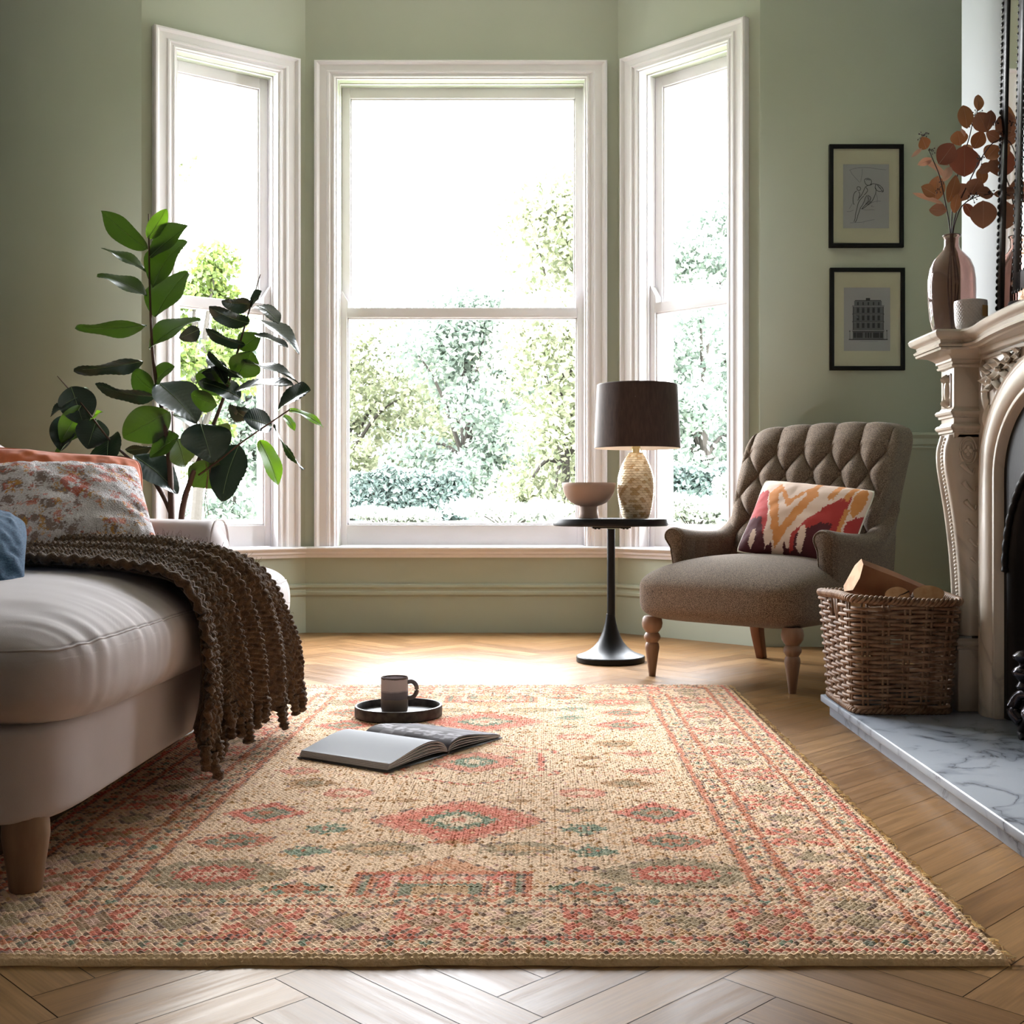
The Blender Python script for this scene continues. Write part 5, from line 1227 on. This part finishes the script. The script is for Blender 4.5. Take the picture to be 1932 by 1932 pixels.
def rubber_plant():
    root = thing('rubber_plant', 'tall rubber plant with large dark leaves behind the sofa by the left window', 'plant', (-1.43, 4.50, 0))
    def w_(zx, zy, Y): return at(60+zx/2.76, 360+zy/2.76, Y)
    pot = MB().lathe([(.13, 0), (.15, .01), (.18, .30), (.185, .33), (.170, .33), (.165, .29), (0, .285)], (-1.42, 4.48), 40); obj('pot', pot, mat('dark_ceramic_pot', C(60, 58, 56), .5), root, angle=40)
    def st(pts, r0, r1, name='stem'):
        mb = MB(); mb.tube(smooth_path([tuple(w_(x, y, Y)) for x, y, Y in pts], 40), np.linspace(r0, r1, 40), 8); obj(name, mb, M_stem, root, angle=180)
    st([(735, 2190, 4.48), (728, 1700, 4.50), (716, 1400, 4.52), (690, 1200, 4.52), (650, 1000, 4.5), (628, 820, 4.5), (614, 500, 4.5), (608, 120, 4.5)], .015, .0022)
    st([(755, 2190, 4.47), (780, 1700, 4.46), (830, 1500, 4.44), (885, 1370, 4.43), (980, 1130, 4.42), (1040, 950, 4.4), (1110, 700, 4.4), (1190, 435, 4.38)], .014, .0018)
    st([(722, 1680, 4.50), (690, 1600, 4.52), (640, 1510, 4.55)], .008, .010)
    st([(870, 1480, 4.43), (980, 1400, 4.38), (1080, 1320, 4.35), (1150, 1270, 4.34), (1345, 1138, 4.32)], .004, .0028)
    st([(640, 1510, 4.55), (520, 1405, 4.62), (400, 1290, 4.66), (260, 1110, 4.68), (133, 965, 4.70)], .008, .0016)
    st([(720, 1420, 4.52), (732, 1290, 4.52), (730, 1150, 4.52)], .004, .002)
    Lv = [(600,305,360,95,110,.2,'g'),(605,250,703,88,72,.2,'b'),(615,345,820,176,165,.2,'g'),(630,505,805,243,225,.1,'g'),(645,658,812,412,250,.1,'g'),(597,425,362,293,70,.6,'g'),(600,550,340,430,88,.5,'g'),
          (600,700,228,692,72,.6,'g'),(612,822,880,655,130,.4,'g'),(582,888,218,928,52,.9,'d'),(640,1072,330,990,58,.9,'d'),(640,1045,528,932,130,.3,'g'),(645,1000,742,905,110,.3,'g'),(660,1000,862,1200,190,.3,'d'),
          (718,1150,475,1280,165,.2,'g'),(735,1165,890,1225,80,.4,'g'),(402,1285,405,1470,215,.2,'d'),(490,1352,622,1328,60,.6,'d'),(530,1378,762,1566,150,.3,'d'),(770,1280,615,1385,160,.2,'g'),(760,1290,800,1432,130,.2,'g'),
          (880,1215,940,1412,210,.2,'d'),(1080,1322,990,1607,220,.2,'d'),(965,1400,845,1540,150,.2,'g'),(1185,1298,1282,1527,90,.3,'b'),(1262,1216,1416,1442,36,.8,'d'),(1338,1140,1518,1222,42,.5,'b'),(1312,1168,1368,1246,42,.3,'b'),
          (1250,1225,1100,1180,140,.3,'d'),(1282,1142,1452,1030,135,.4,'d'),(1058,1042,1362,1000,105,.7,'d'),(1088,890,1396,996,56,.9,'d'),(1160,665,1392,838,100,.7,'d'),(1160,750,1335,812,62,.7,'d'),(1170,600,1288,682,70,.5,'d'),
          (1132,690,922,592,92,.6,'d'),(1150,590,988,575,62,.8,'d'),(1142,602,1198,520,66,.4,'d'),(1110,803,903,705,66,.7,'d'),(1085,830,1190,745,130,.2,'g'),(1070,965,1145,830,140,.2,'g'),(1102,978,918,832,52,.9,'d'),
          (1035,1010,850,960,120,.3,'g'),(1088,1080,868,985,125,.4,'d'),(965,1115,830,1048,90,.4,'g'),(1133,1192,1028,1108,60,.5,'d'),(1030,930,880,940,60,.7,'d'),(875,720,768,765,62,.4,'d'),(960,1225,1030,1250,60,.3,'g'),(1130,1160,1040,1110,50,.4,'d'),
          (235,1078,98,1172,70,.5,'d'),(215,1082,297,1030,46,.4,'g'),(258,1118,150,1307,110,.2,'b'),(205,1020,270,1215,170,.1,'d'),(308,1195,368,1148,36,.3,'b'),(340,1190,290,1340,150,.1,'d'),(305,1232,118,1388,90,.3,'g'),
          (165,1170,150,1352,110,.1,'d'),(500,1392,268,1398,46,.6,'d'),(920,860,1010,1000,70,.4,'d')]
    rr = random.Random(21)
    for i, (bx_, by_, tx_, ty_, wd, rl, k) in enumerate(Lv):
        left = bx_ < 530; Y = (4.68 if left else (4.40 if bx_ > 850 else 4.50))
        dep = rr.uniform(-.03, .10) if k == 'g' else rr.uniform(-.12, .02)
        b = w_(bx_, by_, Y); t = w_(tx_, ty_, Y+dep); mb = MB()
        W = wd*Y/2200/2.76*(1.04 if rl < .55 else .80)
        rollv = math.acos(max(.25, 1-rl*.75))*(1 if rr.random() < .8 else -1)
        leaf(mb, b, t, W/max(.3, math.cos(rollv)), (rr.uniform(-.2, .2), -1, .15), rollv, bend=rr.uniform(.03, .10), fold=rr.uniform(.12, .30), seed=i, nt=56, ns=13, wob=.09, rib=.0009 if k == 'd' else .0005)
        lf = obj('leaf', mb, {'g': M_lg, 'b': M_lb, 'd': M_ld}[k], root, angle=180)
        v = MB(); P = mb.V[0].reshape(56, 13, 3)[::4, 6]; nn = np.array([0, -.0016, .0006]); v.tube(P[:-1]+nn, np.linspace(.0014, .0005, len(P)-1), 5); obj('midrib', v, M_vein, lf, angle=180)
    # thin aerial roots
    mb = MB()
    for q in ([(905, 1410, 4.4), (915, 1500, 4.4), (900, 1620, 4.41), (905, 1700, 4.41)], [(915, 1480, 4.4), (905, 1580, 4.41), (922, 1690, 4.4)], [(935, 1430, 4.4), (915, 1520, 4.4), (912, 1600, 4.4)]):
        mb.tube(smooth_path([tuple(w_(*p)) for p in q], 16), .0012, 4)
    obj('aerial_root', mb, mat('root_brown', C(110, 74, 64), .8), root)['kind'] = 'stuff'
rubber_plant()

# ================================================================ glass vase with dried branches
def vase():
    m = bpy.data.materials.new('pink_brown_glass'); m.use_nodes = True; N = m.node_tree.nodes; L = m.node_tree.links; p = N['Principled BSDF']
    p.inputs['Base Color'].default_value = C(208, 184, 178); p.inputs['Roughness'].default_value = .03; p.inputs['Transmission Weight'].default_value = .93; p.inputs['IOR'].default_value = 1.35
    vx, vy, vz = 1.189, 3.395, 1.1362
    prof = [(.0, .0), (.040, .0), (.048, .004), (.056, .022), (.0625, .05), (.0665, .09), (.0680, .13), (.0672, .165), (.063, .195), (.053, .220), (.038, .238), (.026, .250), (.0215, .262), (.0205, .280), (.0225, .288), (.0265, .292), (.0265, .295), (.0225, .2945), (.0185, .286),
            (.0180, .262), (.0235, .250), (.036, .235), (.051, .217), (.0605, .193), (.0645, .165), (.0652, .13), (.0638, .09), (.0598, .05), (.053, .024), (.045, .009), (.0, .008)]
    o = obj('glass_vase', MB().lathe(prof, (vx, vy), 64, z=vz), m, angle=180); tag(o, 'tall pinkish brown glass vase holding dried branches on the mantel', 'vase')
    Mu = leafmat('dried_leaf_umber', C(158, 116, 96), C(110, 66, 44), .55, .18); Mo = leafmat('dried_leaf_ochre', C(164, 116, 82), C(110, 70, 40), .55, .16)
    Mr = leafmat('dried_leaf_russet', C(144, 90, 74), C(100, 52, 34), .5, .15); Mp = leafmat('dried_leaf_pale', C(192, 162, 148), C(170, 120, 90), .45, .2)
    Ms = mat('dark_twig', C(52, 40, 42), .6)
    def w_(zx, zy, Y=3.39): return at(1720+zx/6.44, 150+zy/6.44, Y)
    mouth = (vx, vy, vz+.285)
    B = {'a': ([(450, 1790, 3.395), (400, 1450, 3.37), (340, 1180, 3.35), (270, 1000, 3.34), (205, 850, 3.33)], 'dried branch leaning left over the mantel end, with a small orange tip leaf'),
         'b': ([(470, 1790, 3.40), (500, 1400, 3.42), (560, 1150, 3.43), (690, 740, 3.44), (740, 540, 3.44), (800, 400, 3.44)], 'tallest dried branch in the glass vase, ending in two upright ochre leaves'),
         'c': ([(485, 1790, 3.39), (560, 1550, 3.36), (720, 1200, 3.33), (850, 950, 3.30), (990, 770, 3.28), (1180, 700, 3.26)], 'dried branch reaching right towards the mirror with a cluster of wide leaves'),
         'd': ([(500, 1790, 3.38), (560, 1640, 3.36), (640, 1510, 3.34), (780, 1430, 3.32), (960, 1390, 3.30)], 'low dried branch bending right with one large hanging leaf')}
    roots = {}
    for k, (pts, lab) in B.items():
        r = thing('dried_branch', lab, 'branch', (vx, vy, vz+.012), 0, 'dried branches in the glass vase'); roots[k] = r
        off = {'a': -.012, 'b': -.004, 'c': .006, 'd': .013}[k]
        ww = [(vx+off*.3, vy+off, vz+.015), (vx+off+.004, vy-off*.6, vz+.15), (vx+off*.35, vy+off*.3, vz+.285)]+[tuple(w_(*p)) for p in pts[1:]]
        mb = MB(); mb.tube(smooth_path(ww, 50), np.linspace(.0026, .0012, 50), 6); obj('twig', mb, Ms, r, angle=180)
    Lv = [(805,280,210,125,0,'o','b'),(650,450,300,175,-10,'o','b'),(860,520,270,240,-25,'u','c'),(945,480,240,140,12,'u','c'),(1150,610,260,330,80,'u','c'),(985,690,190,140,-60,'u','c'),(1290,790,200,150,100,'u','c'),(810,730,245,175,25,'o','b'),
          (570,710,190,210,-10,'o','b'),(420,900,320,240,35,'r','a'),(640,990,390,340,0,'r','b'),(150,770,165,140,-20,'o','a'),(60,890,170,46,-130,'p','a'),(160,1000,190,90,-110,'p','a'),(280,1080,330,100,-50,'p','a'),(300,1320,320,190,5,'o','a'),
          (200,1350,200,150,-60,'o','a'),(490,1320,370,160,15,'o','d'),(190,1440,400,60,-70,'p','a'),(320,1590,220,170,-85,'u','a'),(610,1370,270,210,40,'u','d'),(850,1170,210,140,-5,'o','d'),(770,1300,230,210,30,'u','d'),(890,1380,210,150,95,'u','d'),
          (1100,1390,210,95,90,'u','d'),(870,1640,340,290,180,'u','d'),(690,1590,190,120,150,'r','d'),(980,880,220,200,40,'o','c'),(1030,1070,240,190,150,'u','c'),(1160,1060,190,120,100,'u','c'),(900,1080,200,130,-120,'u','c'),(430,1150,200,100,-150,'p','a'),
          (540,1500,260,110,10,'o','d'),(620,640,120,60,-20,'p','b'),(660,870,200,150,60,'o','b'),(380,1010,150,60,-60,'p','a'),(1240,640,160,200,60,'u','c')]
    rr = random.Random(33); um = 3.36/2200/6.44
    for i, (cx, cy, ln, wd, an, k, br) in enumerate(Lv):
        a = math.radians(an); dx, dy = math.sin(a)*ln/2, -math.cos(a)*ln/2
        Y = {'a': 3.35, 'b': 3.42, 'c': 3.30, 'd': 3.33}[br]+rr.uniform(-.035, .035); X_ = w_(cx, cy, Y).x
        dep = rr.uniform(-.03, .03)
        b = w_(cx-dx, cy-dy, Y); t = w_(cx+dx, cy+dy, Y+dep); mb = MB()
        leaf(mb, b, t, wd*um*1.08, (rr.uniform(-.3, .3), -1, rr.uniform(-.1, .3)), rr.uniform(-.3, .3), bend=rr.uniform(.02, .09), fold=rr.uniform(.05, .2), seed=i, peak=.48, nt=13, ns=9, wob=.06)
        lf = obj('leaf', mb, {'o': Mo, 'u': Mu, 'r': Mr, 'p': Mp}[k], roots[br], angle=180)
        v = MB(); v.tube(mb.V[0].reshape(13, 9, 3)[:-1, 4]+np.array([0, -.0007, 0]), np.linspace(.0006, .0002, 12), 4); obj('midrib', v, Mp, lf, angle=180)
    # seed clusters
    for (cx, cy, n, sp, br) in ((780, 430, 14, 70, 'b'), (730, 520, 8, 60, 'b'), (140, 690, 12, 60, 'a'), (240, 870, 8, 45, 'a'), (1020, 520, 9, 40, 'c'), (1160, 720, 26, 95, 'c'), (850, 980, 12, 50, 'c'), (370, 1240, 6, 30, 'a'), (320, 1340, 6, 35, 'a'), (740, 1440, 14, 55, 'd'), (950, 1370, 12, 45, 'd'), (1150, 1130, 8, 40, 'c')):
        mb = MB(); Y = {'a': 3.33, 'b': 3.42, 'c': 3.27, 'd': 3.31}[br]; c = np.array(w_(cx, cy, Y))
        for q in range(n):
            e = c+np.array([rr.uniform(-1, 1)*sp*um, rr.uniform(-1, 1)*sp*um, rr.uniform(-1, 1)*sp*um]); mb.tube([c, (c+e)/2+np.array([0, 0, .002]), e], .0006, 4); mb.sbox(tuple(e), (.0016, .0016, .0024), p=2, n=4)
        obj('seed_cluster', mb, Ms, roots[br], angle=180)['kind'] = 'stuff'
vase()
# ================================================================ log basket
def basket():
    wc_ = CN(150, 122, 98); m = mat('grey_willow', C(158, 134, 112), .6, col2=C(190, 170, 150), nscale=30, nr=(.35, .65), attr=True, bump=.2, bscale=150)
    bz = HZ; cx, cy = 1.008, 3.425; root = thing('log_basket', 'square woven wicker basket of firewood standing on the marble hearth', 'basket', (cx, cy, bz), .0, None)
    rr = random.Random(2)
    def dims(z):
        t = (z-bz)/.325; return .136+.020*t, .166+.040*t
    def per(s, z, off=0.0):
        # rounded rectangle by perimeter fraction, starting at the front left corner
        hw, hd = dims(z); a = s*2*PI; c, sn = math.cos(a), math.sin(a); p = 9
        r = (abs(c)**p+abs(sn)**p)**(-1/p); x, y = c*r, sn*r; nx = abs(x)**(p-1)*math.copysign(1, x); ny = abs(y)**(p-1)*math.copysign(1, y); nl = math.hypot(nx, ny)
        return (cx+x*hw+nx/nl*off, cy+y*hd+ny/nl*off, z)
    NS = 22; rows = 25
    # even out stake spacing by arclength
    def arcs():
        ss = np.linspace(0, 1, 721); P = np.array([per(s, bz+.16) for s in ss]); d = np.r_[0, np.cumsum(np.linalg.norm(np.diff(P, axis=0), axis=1))]; return lambda f: np.interp((f % 1)*d[-1], d, ss)
    A = arcs()
    for k in range(NS):
        mb = MB(); f = (k+.5)/NS
        for o in ((-.006, .006) if k % 2 else (-.0055, .0055)):
            mb.tube([per(A(f+o), z, 0) for z in np.linspace(bz+.006, bz+.318, 8)], .0036, 6, col=wc_*rr.uniform(.75, 1.0))
        obj('stake', mb, m, root, angle=180)
    for r in range(rows):
        z0 = bz+.022+r*.0116; n = NS*10; mb = MB(); hole = r >= rows-4
        ff = np.linspace(0, 1, n, endpoint=False); col = wc_*rr.uniform(.72, 1.12)
        pts = []; 
        for f in ff:
            o = .0062*math.sin(PI*(f*NS)+r*PI+PI*0); pts.append(per(A(f), z0+.0016*math.sin(f*37+r), o))
        pts = np.array(pts)
        if hole:
            keep = ~((pts[:, 0] < cx-.10) & (np.abs(pts[:, 1]-(cy-.03)) < .050)); idx = np.where(keep)[0]
            brk = np.where(np.diff(idx) > 1)[0]
            if len(brk): idx = np.r_[idx[brk[0]+1:], idx[:brk[0]+1]]
            mb.tube(pts[idx], .0050, 7, col=col)
        else: mb.tube(pts, .0050+.0006*np.sin(ff*61+r), 7, closed=True, col=col)
        obj('woven_row', mb, m, root, angle=180)
    for z0, R_, turns, nm in ((bz+.322, .0085, 34, 'rim'), (bz+.010, .0065, 30, 'base_rim')):
        mb = MB()
        for k in range(3):
            pts = []
            for f in np.linspace(0, 1, 520, endpoint=False):
                a = f*turns*2*PI+k*2.094; hump = .006*math.sin(f*2*PI*2+.6) if nm == 'rim' else 0
                pts.append(per(A(f), z0+hump+R_*.9*math.sin(a), R_*math.cos(a)))
            mb.tube(pts, .0052, 7, closed=True, col=wc_*rr.uniform(.8, 1.1))
        obj(nm, mb, m, root, angle=180)
    mb = MB(); mb.box(cx-.125, cx+.125, cy-.155, cy+.155, bz+.004, bz+.012); obj('bottom', mb, m, root, smooth=False)
    for s_ in (-.018, .018):
        mb = MB(); mb.tube([(cx-.150+.0, cy-.03+s_, bz+.27), (cx-.155, cy-.03+s_, bz+.325)], .0062, 8, col=wc_*.7); obj('handle_stake', mb, m, root, angle=180)
basket()
M_cut = mat('cut_wood_face', C(206, 168, 130), .75, col2=C(184, 142, 104), nscale=26, nr=(.4, .6), bump=.3, bscale=70, bdist=.002)
M_split = mat('split_wood', C(150, 104, 70), .65, col2=C(120, 78, 50), nscale=9, stretch=(1, 1, 1), bump=.25, bscale=60, bdist=.002, bstretch=(.2, 1, 1))
M_barkl = mat('log_bark', C(112, 70, 52), .8, col2=C(150, 140, 134), nscale=18, nr=(.5, .62), bump=.7, bscale=50, bdist=.006)
def log(label, a, b, sec, mside, crack=None, twist=0):
    a = Vector(a); b = Vector(b); d = (b-a).normalized(); up = Vector((0, 0, 1)); u = d.cross(up).normalized(); v = u.cross(d)
    ps = [(u*x+v*z) for x, z in sec]; n = len(ps); mb = MB(); P = []
    for t in np.linspace(0, 1, 9):
        c = a.lerp(b, t); P.append([tuple(c+p*(1+.02*math.sin(t*7+i))) for i, p in enumerate(ps)])
    mb.grid(np.array(P), cv=True); 
    root = thing('firewood_log', label, 'log', tuple(((a+b)/2)-Vector((0, 0, .04))), 0, None)
    obj('log_side', mb, mside, root, angle=35)
    for e, q, nm in ((0, a, -d), (1, b, d)):
        mb = MB(); row = [tuple(q+p*.992+nm*.0006) for p in ps]; mb.add(row, None, [list(range(n))]); mb.add([tuple(q+p*.5+nm*.0007) for p in ps[:1]], None)
        o = obj('cut_end', mb, M_cut, root, smooth=False, label='pale sawn end')
    if crack:
        mb = MB(); pr_ = [a+u*x+v*z-d*.0014 for x, z in crack]; mb.tube([tuple(p) for p in pr_], np.linspace(.0004, .0022, len(pr_)), 5); obj('crack', mb, mat('dark_crack', C(40, 28, 20), .9), root)
log('large split log propped across the top of the wicker basket', (.900, 3.385, .436), (1.122, 3.43, .348), [(-.040, -.030), (-.024, -.046), (.026, -.038), (.042, .0), (.034, .042), (.010, .058), (-.016, .036)], M_split)
log('small round log with a cracked pale end in the middle of the wicker basket', (.990, 3.262, .392), (1.10, 3.50, .30), [(.034*math.cos(t), .026*math.sin(t)) for t in np.linspace(0, 2*PI, 22, endpoint=False)], M_barkl, crack=[(-.004, -.012), (.008, .002), (.018, .006), (.032, .014)])
log('brown bark log with a whitened end at the right of the wicker basket', (1.078, 3.262, .394), (1.12, 3.54, .30), [(.042*math.cos(t)*(1+.08*math.sin(3*t)), .028*math.sin(t)) for t in np.linspace(0, 2*PI, 22, endpoint=False)], M_barkl)
log('pale log end at the left corner of the basket, under the large split log', (.885, 3.30, .362), (.95, 3.55, .25), [(.026*math.cos(t), .022*math.sin(t)) for t in np.linspace(0, 2*PI, 18, endpoint=False)], M_barkl)

# ================================================================ framed pictures on the right wall
M_fr = mat('black_picture_frame', C(8, 8, 8), .5, spec=.25); M_mount = mat('cream_mount_board', C(208, 202, 178), .85); M_paper = mat('grey_print_paper', C(176, 174, 176), .85); M_ink = mat('graphite_ink', C(58, 58, 60), .8); M_ink2 = mat('soft_grey_ink', C(112, 112, 116), .8)
def picture(label, x0, x1, z0, z1, draw):
    Yw = 5.306; root = thing('framed_picture', label, 'picture', ((x0+x1)/2, Yw-.012, z0), 0, None)
    f = .018; mb = MB(); 
    V = []
    for o, y in ((0, Yw-.001), (0, Yw-.022), (.002, Yw-.024), (f-.002, Yw-.024), (f, Yw-.022), (f, Yw-.010)): V += [(x0+o, y, z0+o), (x1-o, y, z0+o), (x1-o, y, z1-o), (x0+o, y, z1-o)]
    mb.grid(np.array(V).reshape(6, 4, 3), cv=True); obj('frame', mb, M_fr, root, smooth=False)
    mb = MB(); y = Yw-.011; mw, mt, mbt = .046, .070, .070
    a0, a1, b0, b1 = x0+f, x1-f, z0+f, z1-f; c0, c1, d0, d1 = a0+mw, a1-mw, b0+mbt, b1-mt
    V = [(a0, y, b0), (a1, y, b0), (a1, y, b1), (a0, y, b1), (c0, y, d0), (c1, y, d0), (c1, y, d1), (c0, y, d1), (c0, y+.002, d0), (c1, y+.002, d0), (c1, y+.002, d1), (c0, y+.002, d1)]
    mb.add(V, [(i, (i+1) % 4, 4+(i+1) % 4, 4+i) for i in range(4)]+[(4+i, 4+(i+1) % 4, 8+(i+1) % 4, 8+i) for i in range(4)]); obj('mount', mb, M_mount, root, smooth=False)
    mb = MB(); mb.add([(c0, y+.0018, d0), (c1, y+.0018, d0), (c1, y+.0018, d1), (c0, y+.0018, d1)], [(0, 1, 2, 3)]); pr = obj('print', mb, M_paper, root, smooth=False)
    draw(c0, c1, d0, d1, y+.0012, pr)
    mb = MB(); mb.add([(a0, Yw-.0175, b0), (a1, Yw-.0175, b0), (a1, Yw-.0175, b1), (a0, Yw-.0175, b1)], [(0, 1, 2, 3)]); obj('glass', mb, M_pane, root, smooth=False)
def stroke(mb, pts, w_, y, n=None):
    p = smooth_path([(q[0], 0, q[1]) for q in pts], n or max(6, len(pts)*5))[:, [0, 2]] if len(pts) > 2 else np.array(pts, dtype=float)
    T = np.gradient(p, axis=0); T /= np.linalg.norm(T, axis=1)[:, None]+1e-9; N_ = np.stack([-T[:, 1], T[:, 0]], 1); w2 = w_/2*np.ones(len(p)); w2[[0, -1]] *= .4
    A_ = p+N_*w2[:, None]; B_ = p-N_*w2[:, None]; mb.grid(np.stack([np.stack([A_[:, 0], np.full(len(p), y), A_[:, 1]], -1), np.stack([B_[:, 0], np.full(len(p), y), B_[:, 1]], -1)], 1))
def sketch(c0, c1, d0, d1, y, par):
    # pencil study of a leaning seated figure with a smaller figure behind; coords from the print (0..1)
    def q(px, pz): return (c0+(px-195)/(578-195)*(c1-c0), d1-(pz-240)/(770-240)*(d1-d0))
    dark = [[(372,370),(385,360),(405,358),(425,368),(432,385),(428,402),(412,415),(395,412),(380,398),(372,370)],[(388,372),(400,366),(418,372)],[(412,415),(440,402),(470,405),(500,415),(525,440),(530,465),(515,470)],[(440,402),(425,412),(405,415),(385,425),(375,440),(362,470),(345,500),(325,525),(318,540)],
            [(385,430),(400,455),(385,480),(370,495)],[(462,430),(470,450),(466,480),(455,510),(440,540),(420,565),(400,580)],[(470,405),(462,430),(470,450),(495,465),(525,460)],[(480,410),(505,440),(530,470)],[(490,430),(520,440)],[(370,500),(350,520),(330,545),(318,575),(310,610),(300,650),(295,690),(285,718)],
            [(395,495),(380,520),(370,550),(355,580),(340,600),(330,630),(318,665),(308,700),(295,722)],[(400,495),(425,515),(420,540),(400,560),(372,585),(350,610)],[(400,500),(405,540),(380,575)],[(415,505),(400,550)],[(425,520),(395,570)],[(430,545),(385,590),(350,612)],[(312,430),(320,425),(335,430),(342,442),(335,455),(320,456),(312,445),(312,430)],
            [(310,460),(292,475),(282,500),(278,530),(280,560),(290,575)],[(325,465),(335,490),(325,520)]]
    soft = [[(245,290),(290,275),(350,268),(420,270),(490,280),(555,286)],[(250,285),(270,320),(300,355),(335,392)],[(355,275),(352,330),(340,390)],[(250,725),(300,722),(350,720),(400,708),(460,697)],[(225,632),(255,630),(285,618)],[(335,605),(380,618),(430,616),(460,618)],[(420,565),(450,552),(480,545),(512,546)],[(440,580),(430,588),(455,592)],[(245,610),(262,585),(275,560)],[(470,480),(480,520),(478,560)],[(360,735),(372,720)]]
    mb = MB()
    for s in dark: stroke(mb, [q(*p) for p in s], .0026, y)
    obj('pencil_figure', mb, M_ink, par, smooth=False)['kind'] = 'stuff'
    mb = MB()
    for s in soft: stroke(mb, [q(*p) for p in s], .0015, y)
    for i in range(16): stroke(mb, [q(395+i*2.2, 505+i*2), q(372+i*2.0, 560+i*1.6)], .0009, y-.0001, 3)
    for i in range(12): stroke(mb, [q(478+i*3.5, 412+i*4), q(500+i*2.6, 440+i*2.6)], .0010, y-.0001, 3)
    obj('pencil_shading', mb, M_ink2, par, smooth=False)['kind'] = 'stuff'
def facade(c0, c1, d0, d1, y, par):
    def q(px, pz): return (c0+(px-200)/(575-200)*(c1-c0), d1-(pz-1190)/(1722-1190)*(d1-d0))
    a = MB(); b = MB(); ok = [0]
    def r(mb, x0, z0, x1, z1, dy=0):
        p = q(x0, z0); s = q(x1, z1); ok[0] += 1; yy = y-dy
        mb.add([(p[0], yy, p[1]), (s[0], yy, p[1]), (s[0], yy, s[1]), (p[0], yy, s[1])], [(0, 1, 2, 3)])
    # tinted wall mass, cornices
    for z0, z1 in ((1352, 1408), (1420, 1472), (1484, 1545)):
        r(b, 272, z0, 522, z1)
    r(a, 290, 1296, 500, 1302, .0001); r(a, 378, 1278, 412, 1298, .0001); r(b, 284, 1302, 506, 1340)
    for z in (1341, 1408, 1414, 1472, 1478, 1546, 1556): r(a, 268, z, 526, z+4, .0002)
    for z in (1349,): r(a, 266, z, 526, z+2, .0002)
    for i in range(5):
        x = 300+i*42; 
        r(a, x+8, 1312, x+20, 1338, .0003)
        for z0, z1 in ((1362, 1402), (1426, 1466), (1490, 1530)):
            r(a, x+4, z0, x+24, z1, .0003); r(a, x, z0-6, x+28, z0-3, .0003)
    for x in (274, 516): r(a, x, 1350, x+5, 1545, .0003)
    r(b, 272, 1560, 522, 1622); r(a, 272, 1560, 522, 1564, .0002)
    for x0, x1 in ((278, 300), (304, 352), (372, 384), (390, 406), (412, 424), (436, 486), (492, 516)): r(a, x0, 1568, x1, 1612, .0003)
    r(a, 240, 1622, 554, 1630, .0003); r(a, 247, 1560, 250, 1622, .0002); r(a, 546, 1555, 549, 1622, .0002); r(a, 243, 1552, 253, 1560, .0002); r(a, 542, 1548, 552, 1556, .0002)
    for i in range(24): r(b, 332+i*6, 1640, 335.5+i*6, 1643, .0002)
    obj('engraved_building', a, M_ink, par, smooth=False)['kind'] = 'stuff'; obj('engraved_wall_tint', b, M_ink2, par, smooth=False)['kind'] = 'stuff'
picture('upper black framed pencil sketch of a reclining figure on the green wall', 1.2975, 1.6345, 1.8120, 2.2790, sketch)
picture('lower black framed engraving of a tall building facade on the green wall', 1.3010, 1.6400, 1.2550, 1.7190, facade)
